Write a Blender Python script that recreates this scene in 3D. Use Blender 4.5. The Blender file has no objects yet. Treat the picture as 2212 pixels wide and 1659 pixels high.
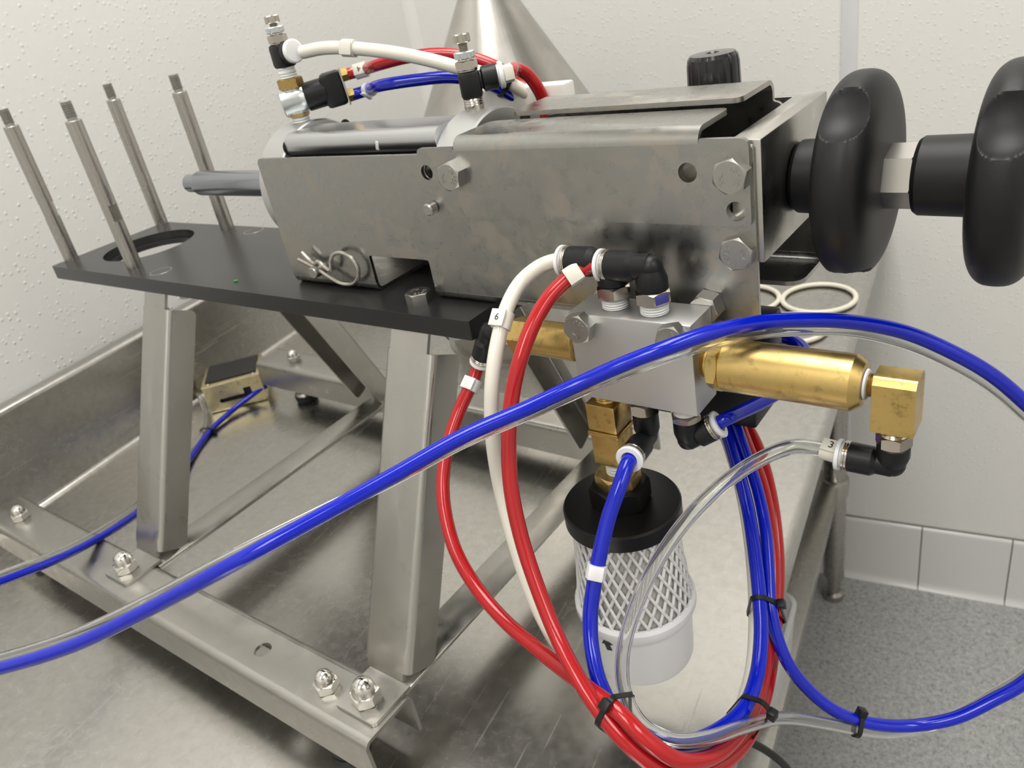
import bpy, bmesh, math, random
from mathutils import Vector, Matrix
from mathutils.geometry import tessellate_polygon
random.seed(7)
scene = bpy.context.scene
COL = scene.collection
PI = math.pi

# ------------------------------------------------------------------ frames
# All lengths in millimetres.  Machine frame: x along the machine, y away from the viewer, z up,
# z = 0 on the top of the black plate.  The room (walls, bench) is turned 8.5 degrees to it.
MM = 0.001
ANG = math.radians(8.5)
FLOOR = 1083.0          # floor lies this far below the plate top
TABLE = -283.0          # bench top
RZ = Matrix.Rotation(-ANG, 4, 'Z')
def V(*a):
    return Vector(a[0]) if len(a) == 1 else Vector(a)
def to_world(p, room=False):
    p = Vector(p)
    if not room:
        p = RZ @ p
    return Vector((p.x * MM, p.y * MM, (p.z + FLOOR) * MM))

# ------------------------------------------------------------------ camera
CAMPOS = (814.65, -336.14, 179.05)
CR = ((0.799673, 0.573803, -0.176841), (0.147568, -0.473305, -0.868450), (-0.582019, 0.668380, -0.463164))
cam_d = bpy.data.cameras.new('camera')
cam = bpy.data.objects.new('camera', cam_d)
COL.objects.link(cam)
right, down, fwd = (RZ.to_3x3() @ Vector(r) for r in CR)
mw = Matrix((right, -down, -fwd)).transposed().to_4x4()
mw.translation = to_world(CAMPOS)
cam.matrix_world = mw
cam_d.sensor_fit = 'HORIZONTAL'
cam_d.sensor_width = 36.0
cam_d.lens = 1726.0 / 2212.0 * 36.0
cam_d.clip_start = 0.01
cam_d.clip_end = 20
cam_d.dof.use_dof = True
cam_d.dof.focus_distance = 0.40
cam_d.dof.aperture_fstop = 18.0
scene.camera = cam

# ------------------------------------------------------------------ light
world = bpy.data.worlds.new('world')
scene.world = world
world.use_nodes = True
world.node_tree.nodes['Background'].inputs[0].default_value = (0.80, 0.82, 0.85, 1)
world.node_tree.nodes['Background'].inputs[1].default_value = 0.05
def area(name, loc, sx, sy, watts, col=(1, .98, .94)):
    d = bpy.data.lights.new(name, 'AREA')
    d.shape = 'RECTANGLE'; d.size = sx; d.size_y = sy; d.energy = watts; d.color = col
    o = bpy.data.objects.new(name, d); COL.objects.link(o); o.location = loc
    return o
# recessed ceiling troffers of the room
area('ceiling_light', (0.55, 0.05, 2.60), 0.60, 1.20, 21)
area('ceiling_light', (0.55, -1.75, 2.60), 0.60, 1.20, 20)
area('ceiling_light', (2.00, -0.85, 2.60), 0.60, 1.20, 17)
vs = scene.view_settings
vs.view_transform = 'Standard'
vs.look = 'None'
vs.gamma = 1
vs.use_curve_mapping = False
vs.exposure = 0.0
scene.cycles.max_bounces = 12
scene.cycles.transparent_max_bounces = 16
scene.cycles.transmission_bounces = 12
scene.cycles.caustics_reflective = False
scene.cycles.caustics_refractive = False

# ------------------------------------------------------------------ materials
def mat(name, col, rough=.5, metal=0., spec=None, coat=0., trans=0., ior=None, alpha=None, sss=0.):
    m = bpy.data.materials.new(name); m.use_nodes = True
    b = m.node_tree.nodes['Principled BSDF']
    b.inputs['Base Color'].default_value = (*col, 1)
    b.inputs['Roughness'].default_value = rough
    b.inputs['Metallic'].default_value = metal
    if spec is not None: b.inputs['Specular IOR Level'].default_value = spec
    b.inputs['Coat Weight'].default_value = coat
    b.inputs['Coat Roughness'].default_value = .06
    b.inputs['Transmission Weight'].default_value = trans
    if ior: b.inputs['IOR'].default_value = ior
    if sss:
        b.inputs['Subsurface Weight'].default_value = sss
        b.inputs['Subsurface Scale'].default_value = .003
        b.inputs['Subsurface Radius'].default_value = (1, 1, 1)
    return m
def nd(m, t, **kw):
    n = m.node_tree.nodes.new(t)
    for k, v in kw.items():
        if k in n.inputs: n.inputs[k].default_value = v
        else: setattr(n, k, v)
    return n
def lk(m, a, b): m.node_tree.links.new(a, b)
def coords(m, scale=(1, 1, 1), rot=(0, 0, 0)):
    tc = nd(m, 'ShaderNodeTexCoord'); mp = nd(m, 'ShaderNodeMapping')
    mp.inputs['Scale'].default_value = scale
    mp.inputs['Rotation'].default_value = rot
    lk(m, tc.outputs['Object'], mp.inputs['Vector'])
    return mp.outputs['Vector']
def noise(m, vec, scale, detail=4, rough=.55, dist=0.):
    n = nd(m, 'ShaderNodeTexNoise'); n.inputs['Scale'].default_value = scale
    n.inputs['Detail'].default_value = detail; n.inputs['Roughness'].default_value = rough
    n.inputs['Distortion'].default_value = dist
    lk(m, vec, n.inputs['Vector']); return n.outputs['Fac']
def ramp(m, fac, stops):
    r = nd(m, 'ShaderNodeValToRGB'); e = r.color_ramp.elements
    while len(e) < len(stops): e.new(.5)
    for el, (p, c) in zip(e, stops):
        el.position = p; el.color = (*c, 1) if len(c) == 3 else c
    lk(m, fac, r.inputs['Fac']); return r.outputs['Color']
def bump(m, fac, strength, dist):
    b = nd(m, 'ShaderNodeBump'); b.inputs['Strength'].default_value = strength; b.inputs['Distance'].default_value = dist
    lk(m, fac, b.inputs['Height'])
    lk(m, b.outputs['Normal'], m.node_tree.nodes['Principled BSDF'].inputs['Normal'])
    return b
def bsdf(m): return m.node_tree.nodes['Principled BSDF']

def steel(name, base, stain, rough=(.28, .42), brush=(1, 1, 1), stain_scale=38, stain_amt=.5, grain=.5):
    m = mat(name, base, .35, 1.)
    v = coords(m)
    s = noise(m, v, stain_scale, 4, .58, .6)
    region = noise(m, v, stain_scale * .28, 3, .5)
    fine = noise(m, v, stain_scale * 1.6, 1, .5)
    edge = nd(m, 'ShaderNodeMapRange'); edge.inputs['From Min'].default_value = .47; edge.inputs['From Max'].default_value = .55
    lk(m, s, edge.inputs['Value'])
    msk = nd(m, 'ShaderNodeMapRange'); msk.inputs['From Min'].default_value = .42; msk.inputs['From Max'].default_value = .58; msk.inputs['To Max'].default_value = stain_amt
    lk(m, region, msk.inputs['Value'])
    mul = nd(m, 'ShaderNodeMath', operation='MULTIPLY'); lk(m, edge.outputs['Result'], mul.inputs[0]); lk(m, msk.outputs['Result'], mul.inputs[1])
    mx = nd(m, 'ShaderNodeMix', data_type='RGBA')
    mx.inputs[6].default_value = (*base, 1); mx.inputs[7].default_value = (*stain, 1)
    lk(m, mul.outputs[0], mx.inputs[0]); lk(m, mx.outputs[2], bsdf(m).inputs['Base Color'])
    r = nd(m, 'ShaderNodeMapRange'); r.inputs['To Min'].default_value = rough[0]; r.inputs['To Max'].default_value = rough[1]
    r.inputs['From Min'].default_value = .3; r.inputs['From Max'].default_value = .7
    lk(m, fine, r.inputs['Value'])
    ad = nd(m, 'ShaderNodeMath', operation='MULTIPLY_ADD'); ad.inputs[1].default_value = .10
    lk(m, mul.outputs[0], ad.inputs[0]); lk(m, r.outputs['Result'], ad.inputs[2]); lk(m, ad.outputs[0], bsdf(m).inputs['Roughness'])
    if grain:
        tg = nd(m, 'ShaderNodeTangent', direction_type='RADIAL', axis='Z')
        lk(m, tg.outputs[0], bsdf(m).inputs['Tangent'])
        bsdf(m).inputs['Anisotropic'].default_value = grain
        bsdf(m).inputs['Anisotropic Rotation'].default_value = .25 if brush[0] < 1 else 0.
    return m
M = {}
M['steel'] = steel('brushed_stainless_steel', (.47, .46, .43), (.46, .43, .39), (.24, .36), brush=(.03, 1, 1))
M['steel_body'] = steel('stained_stainless_steel', (.365, .363, .348), (.435, .392, .342), (.25, .32), (.03, 1, 1), 90, .62, .6)
M['steel_leg'] = steel('leg_stainless_steel', (.48, .47, .44), (.47, .445, .41), (.26, .36), (1, 1, .05), 40, .5, .5)
M['steel_rod'] = steel('turned_stainless_steel', (.44, .42, .39), (.42, .39, .36), (.22, .32), (1, 1, .2), 60, .3, 0)
M['steel_bright'] = mat('polished_stainless_steel', (.72, .70, .66), .12, 1.)
M['bolt'] = mat('bolt_steel', (.42, .41, .385), .36, 1.)
M['nut'] = mat('machined_nut_steel', (.50, .48, .45), .30, 1.)
M['zinc'] = mat('zinc_plating', (.62, .66, .66), .28, 1.)
M['nickel'] = mat('nickel_plating', (.50, .46, .41), .18, 1.)
M['rodchrome'] = mat('chromed_rod', (.36, .38, .42), .24, 1.)
M['wire'] = mat('spring_wire', (.50, .47, .43), .25, 1.)
def alu(name, col, rough):
    m = mat(name, col, rough, 1.)
    v = coords(m, (.05, 1, 1))
    bump(m, noise(m, v, 1500, 2), .03, .0003)
    return m
M['alu'] = alu('anodised_aluminium', (.56, .56, .555), .46)
M['alu_dark'] = alu('grey_aluminium', (.40, .41, .42), .38)
M['barrel'] = alu('cylinder_barrel', (.52, .53, .54), .30)
def brass(name, col):
    m = mat(name, col, .3, 1.)
    v = coords(m)
    n = noise(m, v, 160, 5, .65)
    c = ramp(m, n, [(.30, tuple(x * .62 for x in col)), (.45, col), (.75, tuple(min(1, x * 1.08) for x in col))])
    lk(m, c, bsdf(m).inputs['Base Color'])
    r = nd(m, 'ShaderNodeMapRange'); r.inputs['To Min'].default_value = .44; r.inputs['To Max'].default_value = .20
    lk(m, n, r.inputs['Value']); lk(m, r.outputs['Result'], bsdf(m).inputs['Roughness'])
    return m
M['brass'] = brass('aged_brass', (.50, .345, .125))
M['brass_new'] = brass('bright_brass', (.60, .43, .16))
M['chromate'] = brass('yellow_chromate', (.66, .58, .36))
def plastic(name, col, rough, bumpy=0.):
    m = mat(name, col, rough)
    if bumpy:
        v = coords(m); bump(m, noise(m, v, 1400, 2), bumpy, .0004)
    return m
M['black_plate'] = plastic('black_acetal', (.020, .020, .020), .30, .05)
M['black'] = plastic('black_nylon', (.006, .0065, .008), .40, .04)
bsdf(M['black']).inputs['Specular IOR Level'].default_value = .35
M['black_cap'] = plastic('black_moulded_cap', (.004, .004, .004), .34, .03)
bsdf(M['black_cap']).inputs['Specular IOR Level'].default_value = .3
M['knob'] = plastic('black_phenolic', (.007, .007, .008), .46, .08)
bsdf(M['knob']).inputs['Specular IOR Level'].default_value = .35
M['knob_gloss'] = plastic('black_gloss_plastic', (.012, .012, .014), .18)
M['rubber'] = plastic('black_rubber', (.014, .014, .014), .6)
M['white_plastic'] = mat('white_nylon', (.88, .88, .88), .35, sss=.3)
M['ivory'] = mat('ivory_nylon', (.80, .77, .68), .4)
M['tape'] = plastic('white_thread_tape', (.82, .82, .80), .6, .2)
M['white_block'] = mat('white_block_plastic', (.80, .78, .73), .45)
M['ring'] = mat('cream_silicone', (.78, .74, .62), .45)
def hose(name, col, rough=.10):
    m = mat(name, col, rough)
    v = coords(m)
    r = nd(m, 'ShaderNodeMapRange'); r.inputs['To Min'].default_value = rough - .04; r.inputs['To Max'].default_value = rough + .10
    lk(m, noise(m, v, 120, 5), r.inputs['Value']); lk(m, r.outputs['Result'], bsdf(m).inputs['Roughness'])
    return m
M['hose_blue'] = hose('blue_polyurethane', (.002, .012, .46))
M['hose_red'] = hose('red_polyurethane', (.43, .010, .013))
M['hose_white'] = hose('white_polyurethane', (.78, .75, .66))
def clear(name):
    m = mat(name, (.94, .95, .94), .04, trans=.97, ior=1.40)
    return m
M['hose_clear'] = clear('clear_polyurethane')
M['frost'] = mat('frosted_polypropylene', (.90, .90, .92), .32)
M['filter_core'] = plastic('grey_filter_core', (.52, .51, .48), .8, .1)
M['ink'] = mat('black_ink', (.01, .01, .01), .5)
M['blue_ink'] = mat('blue_paint', (.06, .06, .30), .45)
M['void'] = mat('dark_bore', (.02, .02, .02), .6)
M['green'] = mat('green_plastic', (.05, .42, .05), .4)
M['tub'] = mat('light_grey_plastic', (.55, .56, .57), .4)
M['cord'] = mat('black_cord', (.012, .012, .012), .5)

# wall panels with the moulded pebble texture
m = mat('pebbled_wall_panel', (.80, .79, .76), .40); M['wall'] = m
v = coords(m)
vo = nd(m, 'ShaderNodeTexVoronoi'); vo.inputs['Scale'].default_value = 118; vo.inputs['Randomness'].default_value = 1
vo.voronoi_dimensions = '2D'
sx_ = nd(m, 'ShaderNodeSeparateXYZ'); cx_ = nd(m, 'ShaderNodeCombineXYZ'); ax_ = nd(m, 'ShaderNodeMath', operation='ADD')
lk(m, v, sx_.inputs[0]); lk(m, sx_.outputs[0], ax_.inputs[0]); lk(m, sx_.outputs[1], ax_.inputs[1])
lk(m, ax_.outputs[0], cx_.inputs[0]); lk(m, sx_.outputs[2], cx_.inputs[1]); lk(m, cx_.outputs[0], vo.inputs['Vector'])
dots = nd(m, 'ShaderNodeMapRange', interpolation_type='SMOOTHSTEP'); dots.inputs['From Min'].default_value = .05; dots.inputs['From Max'].default_value = .30
dots.inputs['To Min'].default_value = 1; dots.inputs['To Max'].default_value = 0
lk(m, vo.outputs['Distance'], dots.inputs['Value'])
keep = nd(m, 'ShaderNodeSeparateColor'); lk(m, vo.outputs['Color'], keep.inputs['Color'])
thr = nd(m, 'ShaderNodeMapRange'); thr.inputs['From Min'].default_value = .45; thr.inputs['From Max'].default_value = 1.
lk(m, keep.outputs[0], thr.inputs['Value'])
mm_ = nd(m, 'ShaderNodeMath', operation='MULTIPLY'); lk(m, dots.outputs['Result'], mm_.inputs[0]); lk(m, thr.outputs['Result'], mm_.inputs[1])
bump(m, mm_.outputs[0], .55, .0010)
m = mat('smooth_wall', (.80, .79, .76), .5); M['wall_plain'] = m
m = mat('panel_joint_strip', (.72, .72, .73), .35); M['strip'] = m
m = mat('ceiling_white', (.80, .80, .78), .8); M['ceiling'] = m
# speckled vinyl floor
m = mat('speckled_vinyl_floor', (.4, .4, .4), .45); M['floor'] = m
v = coords(m)
n1 = noise(m, v, 130, 4, .7); n2 = noise(m, v, 420, 2, .6)
mx = nd(m, 'ShaderNodeMix', data_type='FLOAT'); mx.inputs[0].default_value = .45
lk(m, n1, mx.inputs[2]); lk(m, n2, mx.inputs[3])
lk(m, ramp(m, mx.outputs[0], [(.36, (.19, .19, .19)), (.47, (.36, .36, .355)), (.58, (.46, .46, .45)), (.66, (.60, .60, .59))]), bsdf(m).inputs['Base Color'])
m = mat('glazed_base_tile', (.70, .70, .68), .16); M['tile'] = m
m = mat('grey_grout', (.16, .155, .145), .9); M['grout'] = m
# bench top: worn stainless sheet, water-spotted and scratched
m = mat('worn_bench_steel', (.55, .535, .505), .35, 1.); M['bench'] = m
v = coords(m)
s = noise(m, v, 120, 5, .65, .5); big = noise(m, v, 7, 3, .5)
lk(m, ramp(m, s, [(.36, (.49, .475, .45)), (.50, (.53, .515, .485)), (.66, (.56, .545, .515))]), bsdf(m).inputs['Base Color'])
mx = nd(m, 'ShaderNodeMix', data_type='FLOAT'); mx.inputs[0].default_value = .5
lk(m, s, mx.inputs[2]); lk(m, big, mx.inputs[3])
r = nd(m, 'ShaderNodeMapRange'); r.inputs['From Min'].default_value = .35; r.inputs['From Max'].default_value = .65
r.inputs['To Min'].default_value = .22; r.inputs['To Max'].default_value = .29
lk(m, mx.outputs[0], r.inputs['Value'])
# fine scratches in two directions
tot = r.outputs['Result']
for ang_, sc_s in ((.7, 260), (-.5, 210), (1.4, 300)):
    vs_ = coords(m, (1, .03, 1), (0, 0, ang_))
    sr_ = nd(m, 'ShaderNodeMapRange'); sr_.inputs['From Min'].default_value = .70; sr_.inputs['From Max'].default_value = .76; sr_.inputs['To Max'].default_value = .08
    lk(m, noise(m, vs_, sc_s, 1, .4), sr_.inputs['Value'])
    a_ = nd(m, 'ShaderNodeMath', operation='ADD'); lk(m, tot, a_.inputs[0]); lk(m, sr_.outputs['Result'], a_.inputs[1]); tot = a_.outputs[0]
lk(m, tot, bsdf(m).inputs['Roughness'])
m = mat('cone_steel', (.58, .56, .52), .3, 1.); M['cone'] = m
v = coords(m); s = noise(m, v, 12, 4, .6)
lk(m, ramp(m, s, [(.4, (.40, .385, .355)), (.6, (.52, .50, .47))]), bsdf(m).inputs['Base Color'])
bsdf(m).inputs['Anisotropic'].default_value = .0

# ------------------------------------------------------------------ geometry helpers
def frame(d, up=(0, 0, 1)):
    d = Vector(d).normalized(); up = Vector(up)
    if abs(d.dot(up.normalized())) > .97: up = Vector((1, 0, 0)) if abs(d.x) < .9 else Vector((0, 1, 0))
    u = up.cross(d).normalized(); w = d.cross(u)
    return d, u, w
class G:
    """collects faces, in millimetres"""
    def __init__(s): s.v = []; s.f = []
    def add(s, vs, fs):
        o = len(s.v); s.v += [Vector(p) for p in vs]; s.f += [tuple(i + o for i in f) for f in fs]; return s
    def lathe(s, o, d, prof, n=32, up=(0, 0, 1), cap=True, phase=0., arc=None):
        o = Vector(o); d, u, w = frame(d, up)
        vs = []; fs = []
        k = len(prof)
        for t, r in prof:
            for i in range(n):
                a = 2 * PI * i / n + phase
                vs.append(o + d * t + (u * math.cos(a) + w * math.sin(a)) * r)
        for j in range(k - 1):
            for i in range(n):
                a, b = j * n + i, j * n + (i + 1) % n
                fs.append((a, b, b + n, a + n))
        if cap:
            fs.append(tuple(range(n - 1, -1, -1))); fs.append(tuple((k - 1) * n + i for i in range(n)))
        return s.add(vs, fs)
    def cyl(s, o, d, h, r, n=32, c=.4):
        return s.lathe(o, d, [(0, r - c), (c, r), (h - c, r), (h, r - c)], n)
    def ring(s, o, d, h, ro, ri, n=40, c=.3):
        p = [(0, ri), (0, ro - c), (c, ro), (h - c, ro), (h, ro - c), (h, ri), (0, ri)]
        return s.lathe(o, d, p, n, cap=False)
    def hex(s, o, d, h, af, up=(0, 0, 1), phase=0., c=.7, head=False):
        o = Vector(o); d, u, w = frame(d, up); n = 48; rc = af / 2 * .965; vs = []; fs = []
        def hr(i):
            q = (i % 8) / 8 * (PI / 3) - PI / 6
            return af / 2 / math.cos(q)
        def row(f):
            for i in range(n):
                a = 2 * PI * i / n + phase; t, r = f(i); vs.append(o + d * t + (u * math.cos(a) + w * math.sin(a)) * r)
        rows = 0
        if head: row(lambda i: (0, hr(i))); rows += 1
        else:
            row(lambda i: (0, rc)); row(lambda i: ((hr(i) - rc) * .55, hr(i))); rows += 2
        row(lambda i: (h - (hr(i) - rc) * .55, hr(i))); row(lambda i: (h, rc)); rows += 2
        for j in range(rows - 1):
            for i in range(n): fs.append((j * n + i, j * n + (i + 1) % n, (j + 1) * n + (i + 1) % n, (j + 1) * n + i))
        fs.append(tuple(range(n - 1, -1, -1))); fs.append(tuple((rows - 1) * n + i for i in range(n)))
        return s.add(vs, fs)
    def box(s, c, size, b=.6, rot=None):
        bm = bmesh.new(); bmesh.ops.create_cube(bm, size=1)
        bmesh.ops.scale(bm, vec=size, verts=bm.verts)
        if b: bmesh.ops.bevel(bm, geom=bm.edges[:], offset=b, segments=2, affect='EDGES', profile=.5)
        if rot is not None: bmesh.ops.rotate(bm, verts=bm.verts, matrix=rot)
        bmesh.ops.translate(bm, verts=bm.verts, vec=c)
        bm.verts.index_update()
        s.add([v.co.copy() for v in bm.verts], [tuple(v.index for v in f.verts) for f in bm.faces]); bm.free()
        return s
    def bx(s, x0, x1, y0, y1, z0, z1, b=.6):
        return s.box(((x0 + x1) / 2, (y0 + y1) / 2, (z0 + z1) / 2), (abs(x1 - x0), abs(y1 - y0), abs(z1 - z0)), b)
    def sheet(s, outline, holes, o, u, w, t):
        """flat plate: 2D outline and holes in the (u, w) plane at o, t thick along u x w"""
        o = Vector(o); u = Vector(u).normalized(); w = Vector(w).normalized(); n = u.cross(w)
        loops = [outline] + list(holes)
        tri = tessellate_polygon([[Vector((p[0], p[1], 0)) for p in l] for l in loops])
        flat = [p for l in loops for p in l]; k = len(flat)
        vs = [o + u * p[0] + w * p[1] for p in flat] + [o + u * p[0] + w * p[1] + n * t for p in flat]
        fs = []
        for a, b, c in tri:
            pa, pb, pc = flat[a], flat[b], flat[c]
            cr = (pb[0] - pa[0]) * (pc[1] - pa[1]) - (pb[1] - pa[1]) * (pc[0] - pa[0])
            if cr < 0: b, c = c, b
            fs.append((c, b, a)); fs.append((a + k, b + k, c + k))
        i0 = 0
        for l in loops:
            m_ = len(l)
            for i in range(m_):
                a, b = i0 + i, i0 + (i + 1) % m_
                fs.append((a, b, b + k, a + k))
            i0 += m_
        return s.add(vs, fs)
    def prism(s, prof, o, u, w, length):
        """closed 2D profile in (u, w), pushed along u x w"""
        return s.sheet(prof, [], o, u, w, length)
    def tube(s, pts, r, n=14, closed=False, cap=True, flat=None):
        m_ = len(pts); T = []
        for i in range(m_):
            a = pts[(i - 1) % m_] if closed or i > 0 else pts[0]
            b = pts[(i + 1) % m_] if closed or i < m_ - 1 else pts[-1]
            T.append((b - a).normalized())
        d, u, w = frame(T[0]); vs = []
        for i in range(m_):
            if i:
                ax = T[i - 1].cross(T[i])
                if ax.length > 1e-9:
                    q = Matrix.Rotation(T[i - 1].angle(T[i]), 3, ax.normalized()); u = q @ u
                u = (u - T[i] * u.dot(T[i])).normalized()
            w = T[i].cross(u)
            for k in range(n):
                a = 2 * PI * k / n
                vs.append(pts[i] + (u * math.cos(a) + w * math.sin(a)) * r)
        fs = []
        for i in range(m_ if closed else m_ - 1):
            for k in range(n):
                a, b = i * n + k, i * n + (k + 1) % n
                c, d_ = ((i + 1) % m_) * n + (k + 1) % n, ((i + 1) % m_) * n + k
                fs.append((a, b, c, d_))
        if not closed and cap:
            fs.append(tuple(range(n - 1, -1, -1))); fs.append(tuple((m_ - 1) * n + k for k in range(n)))
        return s.add(vs, fs)
    def sphere(s, c, r, n=20, sq=(1, 1, 1)):
        bm = bmesh.new(); bmesh.ops.create_uvsphere(bm, u_segments=n, v_segments=n // 2 + 2, radius=r)
        bm.verts.index_update()
        s.add([Vector(c) + Vector((v.co.x * sq[0], v.co.y * sq[1], v.co.z * sq[2])) for v in bm.verts], [tuple(v.index for v in f.verts) for f in bm.faces]); bm.free()
        return s
def rr(x0, x1, y0, y1, r, n=5):
    """rounded rectangle outline; r may be one radius or four (bl, br, tr, tl)"""
    if not isinstance(r, (tuple, list)): r = (r,) * 4
    out = []
    for (cx, cy, a0, q) in ((x0, y0, PI, r[0]), (x1, y0, 1.5 * PI, r[1]), (x1, y1, 0, r[2]), (x0, y1, .5 * PI, r[3])):
        sx = 1 if cx == x0 else -1; sy = 1 if cy == y0 else -1
        if q < 1e-6: out.append((cx, cy)); continue
        for i in range(n + 1):
            a = a0 + .5 * PI * i / n
            out.append((cx + sx * q + q * math.cos(a), cy + sy * q + q * math.sin(a)))
    return out
def circ(cx, cy, r, n=28): return [(cx + r * math.cos(-2 * PI * i / n), cy + r * math.sin(-2 * PI * i / n)) for i in range(n)]
def poly_round(pts, n=4):
    """polygon from (x, y, r) corners"""
    out = []; k = len(pts)
    for i in range(k):
        p = Vector(pts[i][:2]); r = pts[i][2]; a = Vector(pts[i - 1][:2]); b = Vector(pts[(i + 1) % k][:2])
        if r <= 0: out.append(tuple(p)); continue
        d1 = (a - p).normalized(); d2 = (b - p).normalized()
        half = d1.angle(d2) / 2; t = r / math.tan(half)
        c = p + (d1 + d2).normalized() * (r / math.sin(half))
        s0 = p + d1 * t; s1 = p + d2 * t
        a0 = math.atan2(s0.y - c.y, s0.x - c.x); a1 = math.atan2(s1.y - c.y, s1.x - c.x)
        da = (a1 - a0 + PI) % (2 * PI) - PI
        for j in range(n + 1):
            an = a0 + da * j / n; out.append((c.x + r * math.cos(an), c.y + r * math.sin(an)))
    return out
def bend_profile(pts, t, R, n=6):
    """thin sheet along an open 2D polyline; left side offset t; inner bends rounded"""
    path = []
    k = len(pts)
    for i in range(k):
        p = Vector(pts[i])
        if i in (0, k - 1): path.append((p, None)); continue
        a = Vector(pts[i - 1]); b = Vector(pts[i + 1]); d1 = (a - p).normalized(); d2 = (b - p).normalized()
        half = d1.angle(d2) / 2; tt = R / math.tan(half); c = p + (d1 + d2).normalized() * (R / math.sin(half))
        s0 = p + d1 * tt; s1 = p + d2 * tt
        a0 = math.atan2(s0.y - c.y, s0.x - c.x); a1 = math.atan2(s1.y - c.y, s1.x - c.x); da = (a1 - a0 + PI) % (2 * PI) - PI
        for j in range(n + 1):
            an = a0 + da * j / n; path.append((Vector((c.x + R * math.cos(an), c.y + R * math.sin(an))), None))
    P = [q[0] for q in path]; N = []
    for i in range(len(P)):
        a = P[max(0, i - 1)]; b = P[min(len(P) - 1, i + 1)]; d = (b - a).normalized(); N.append(Vector((-d.y, d.x)))
    return [tuple(p) for p in P] + [tuple(P[i] + N[i] * t) for i in range(len(P) - 1, -1, -1)]
def spline(pts, n=10):
    pts = [Vector(p) for p in pts]
    q = [2 * pts[0] - pts[1]] + pts + [2 * pts[-1] - pts[-2]]; out = []
    for i in range(1, len(q) - 2):
        p0, p1, p2, p3 = q[i - 1:i + 3]
        t0 = 0; t1 = t0 + max((p1 - p0).length, 1e-6) ** .5; t2 = t1 + max((p2 - p1).length, 1e-6) ** .5; t3 = t2 + max((p3 - p2).length, 1e-6) ** .5
        for k in range(n):
            t = t1 + (t2 - t1) * k / n
            A1 = p0 * ((t1 - t) / (t1 - t0)) + p1 * ((t - t0) / (t1 - t0)); A2 = p1 * ((t2 - t) / (t2 - t1)) + p2 * ((t - t1) / (t2 - t1)); A3 = p2 * ((t3 - t) / (t3 - t2)) + p3 * ((t - t2) / (t3 - t2))
            B1 = A1 * ((t2 - t) / (t2 - t0)) + A2 * ((t - t0) / (t2 - t0)); B2 = A2 * ((t3 - t) / (t3 - t1)) + A3 * ((t - t1) / (t3 - t1))
            out.append(B1 * ((t2 - t) / (t2 - t1)) + B2 * ((t - t1) / (t2 - t1)))
    out.append(pts[-1]); return out

# ------------------------------------------------------------------ object helpers
BASES = {}
def thing(name, base, label, cat, group=None, room=False):
    o = bpy.data.objects.new(name, None); COL.objects.link(o)
    o.empty_display_size = .02
    o.location = to_world(base, room)
    if not room: o.rotation_euler = (0, 0, -ANG)
    o['label'] = label; o['category'] = cat
    if group: o['group'] = group
    BASES[o.name] = Vector(base)
    return o
def base_of(o):
    while o.parent: o = o.parent
    return BASES[o.name]
def mesh_of(g, b, angle=38, bev=0):
    me = bpy.data.meshes.new('mesh')
    me.from_pydata([((p - b) * MM)[:] for p in g.v], [], g.f)
    bm = bmesh.new(); bm.from_mesh(me)
    bmesh.ops.recalc_face_normals(bm, faces=bm.faces)
    bm.to_mesh(me); bm.free()
    for p in me.polygons: p.use_smooth = True
    me.set_sharp_from_angle(angle=math.radians(angle))
    me.update()
    return me
def part(name, g, m, parent, label=None, angle=26, bev=0, kind=None):
    me = mesh_of(g, base_of(parent), angle)
    o = bpy.data.objects.new(name, me); COL.objects.link(o)
    me.materials.append(M[m] if isinstance(m, str) else m)
    o.parent = parent
    if label: o['label'] = label
    if kind: o['kind'] = kind
    if bev: add_bevel(o, bev)
    return o
def add_bevel(o, w):
    b = o.modifiers.new('edge', 'BEVEL'); b.width = w * MM; b.segments = 2; b.limit_method = 'ANGLE'; b.angle_limit = math.radians(50); b.harden_normals = False
def solo(name, g, m, base, label=None, cat=None, group=None, kind=None, room=False, angle=38, bev=0):
    b = Vector(base); me = mesh_of(g, b, angle)
    o = bpy.data.objects.new(name, me); COL.objects.link(o); me.materials.append(M[m])
    o.location = to_world(b, room)
    if not room: o.rotation_euler = (0, 0, -ANG)
    BASES[o.name] = b
    if label: o['label'] = label
    if cat: o['category'] = cat
    if group: o['group'] = group
    if kind: o['kind'] = kind
    if bev: add_bevel(o, bev)
    return o
def glyph(g, txt, o, u, w, size, depth=.15, align='CENTER'):
    """one line of raised lettering centred at o; u = reading direction, w = up"""
    c = bpy.data.curves.new('txt', 'FONT'); c.body = txt; c.size = size; c.align_x = align; c.align_y = 'CENTER'
    c.resolution_u = 3; c.extrude = depth / 2
    ob = bpy.data.objects.new('txt', c)
    me = bpy.data.meshes.new_from_object(ob)
    o = Vector(o); u = Vector(u).normalized(); w = Vector(w).normalized(); n = u.cross(w)
    g.add([o + u * p.co.x + w * p.co.y + n * (p.co.z + depth / 2) for p in me.vertices], [tuple(p.vertices) for p in me.polygons])
    bpy.data.objects.remove(ob); bpy.data.curves.remove(c); bpy.data.meshes.remove(me)

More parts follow.
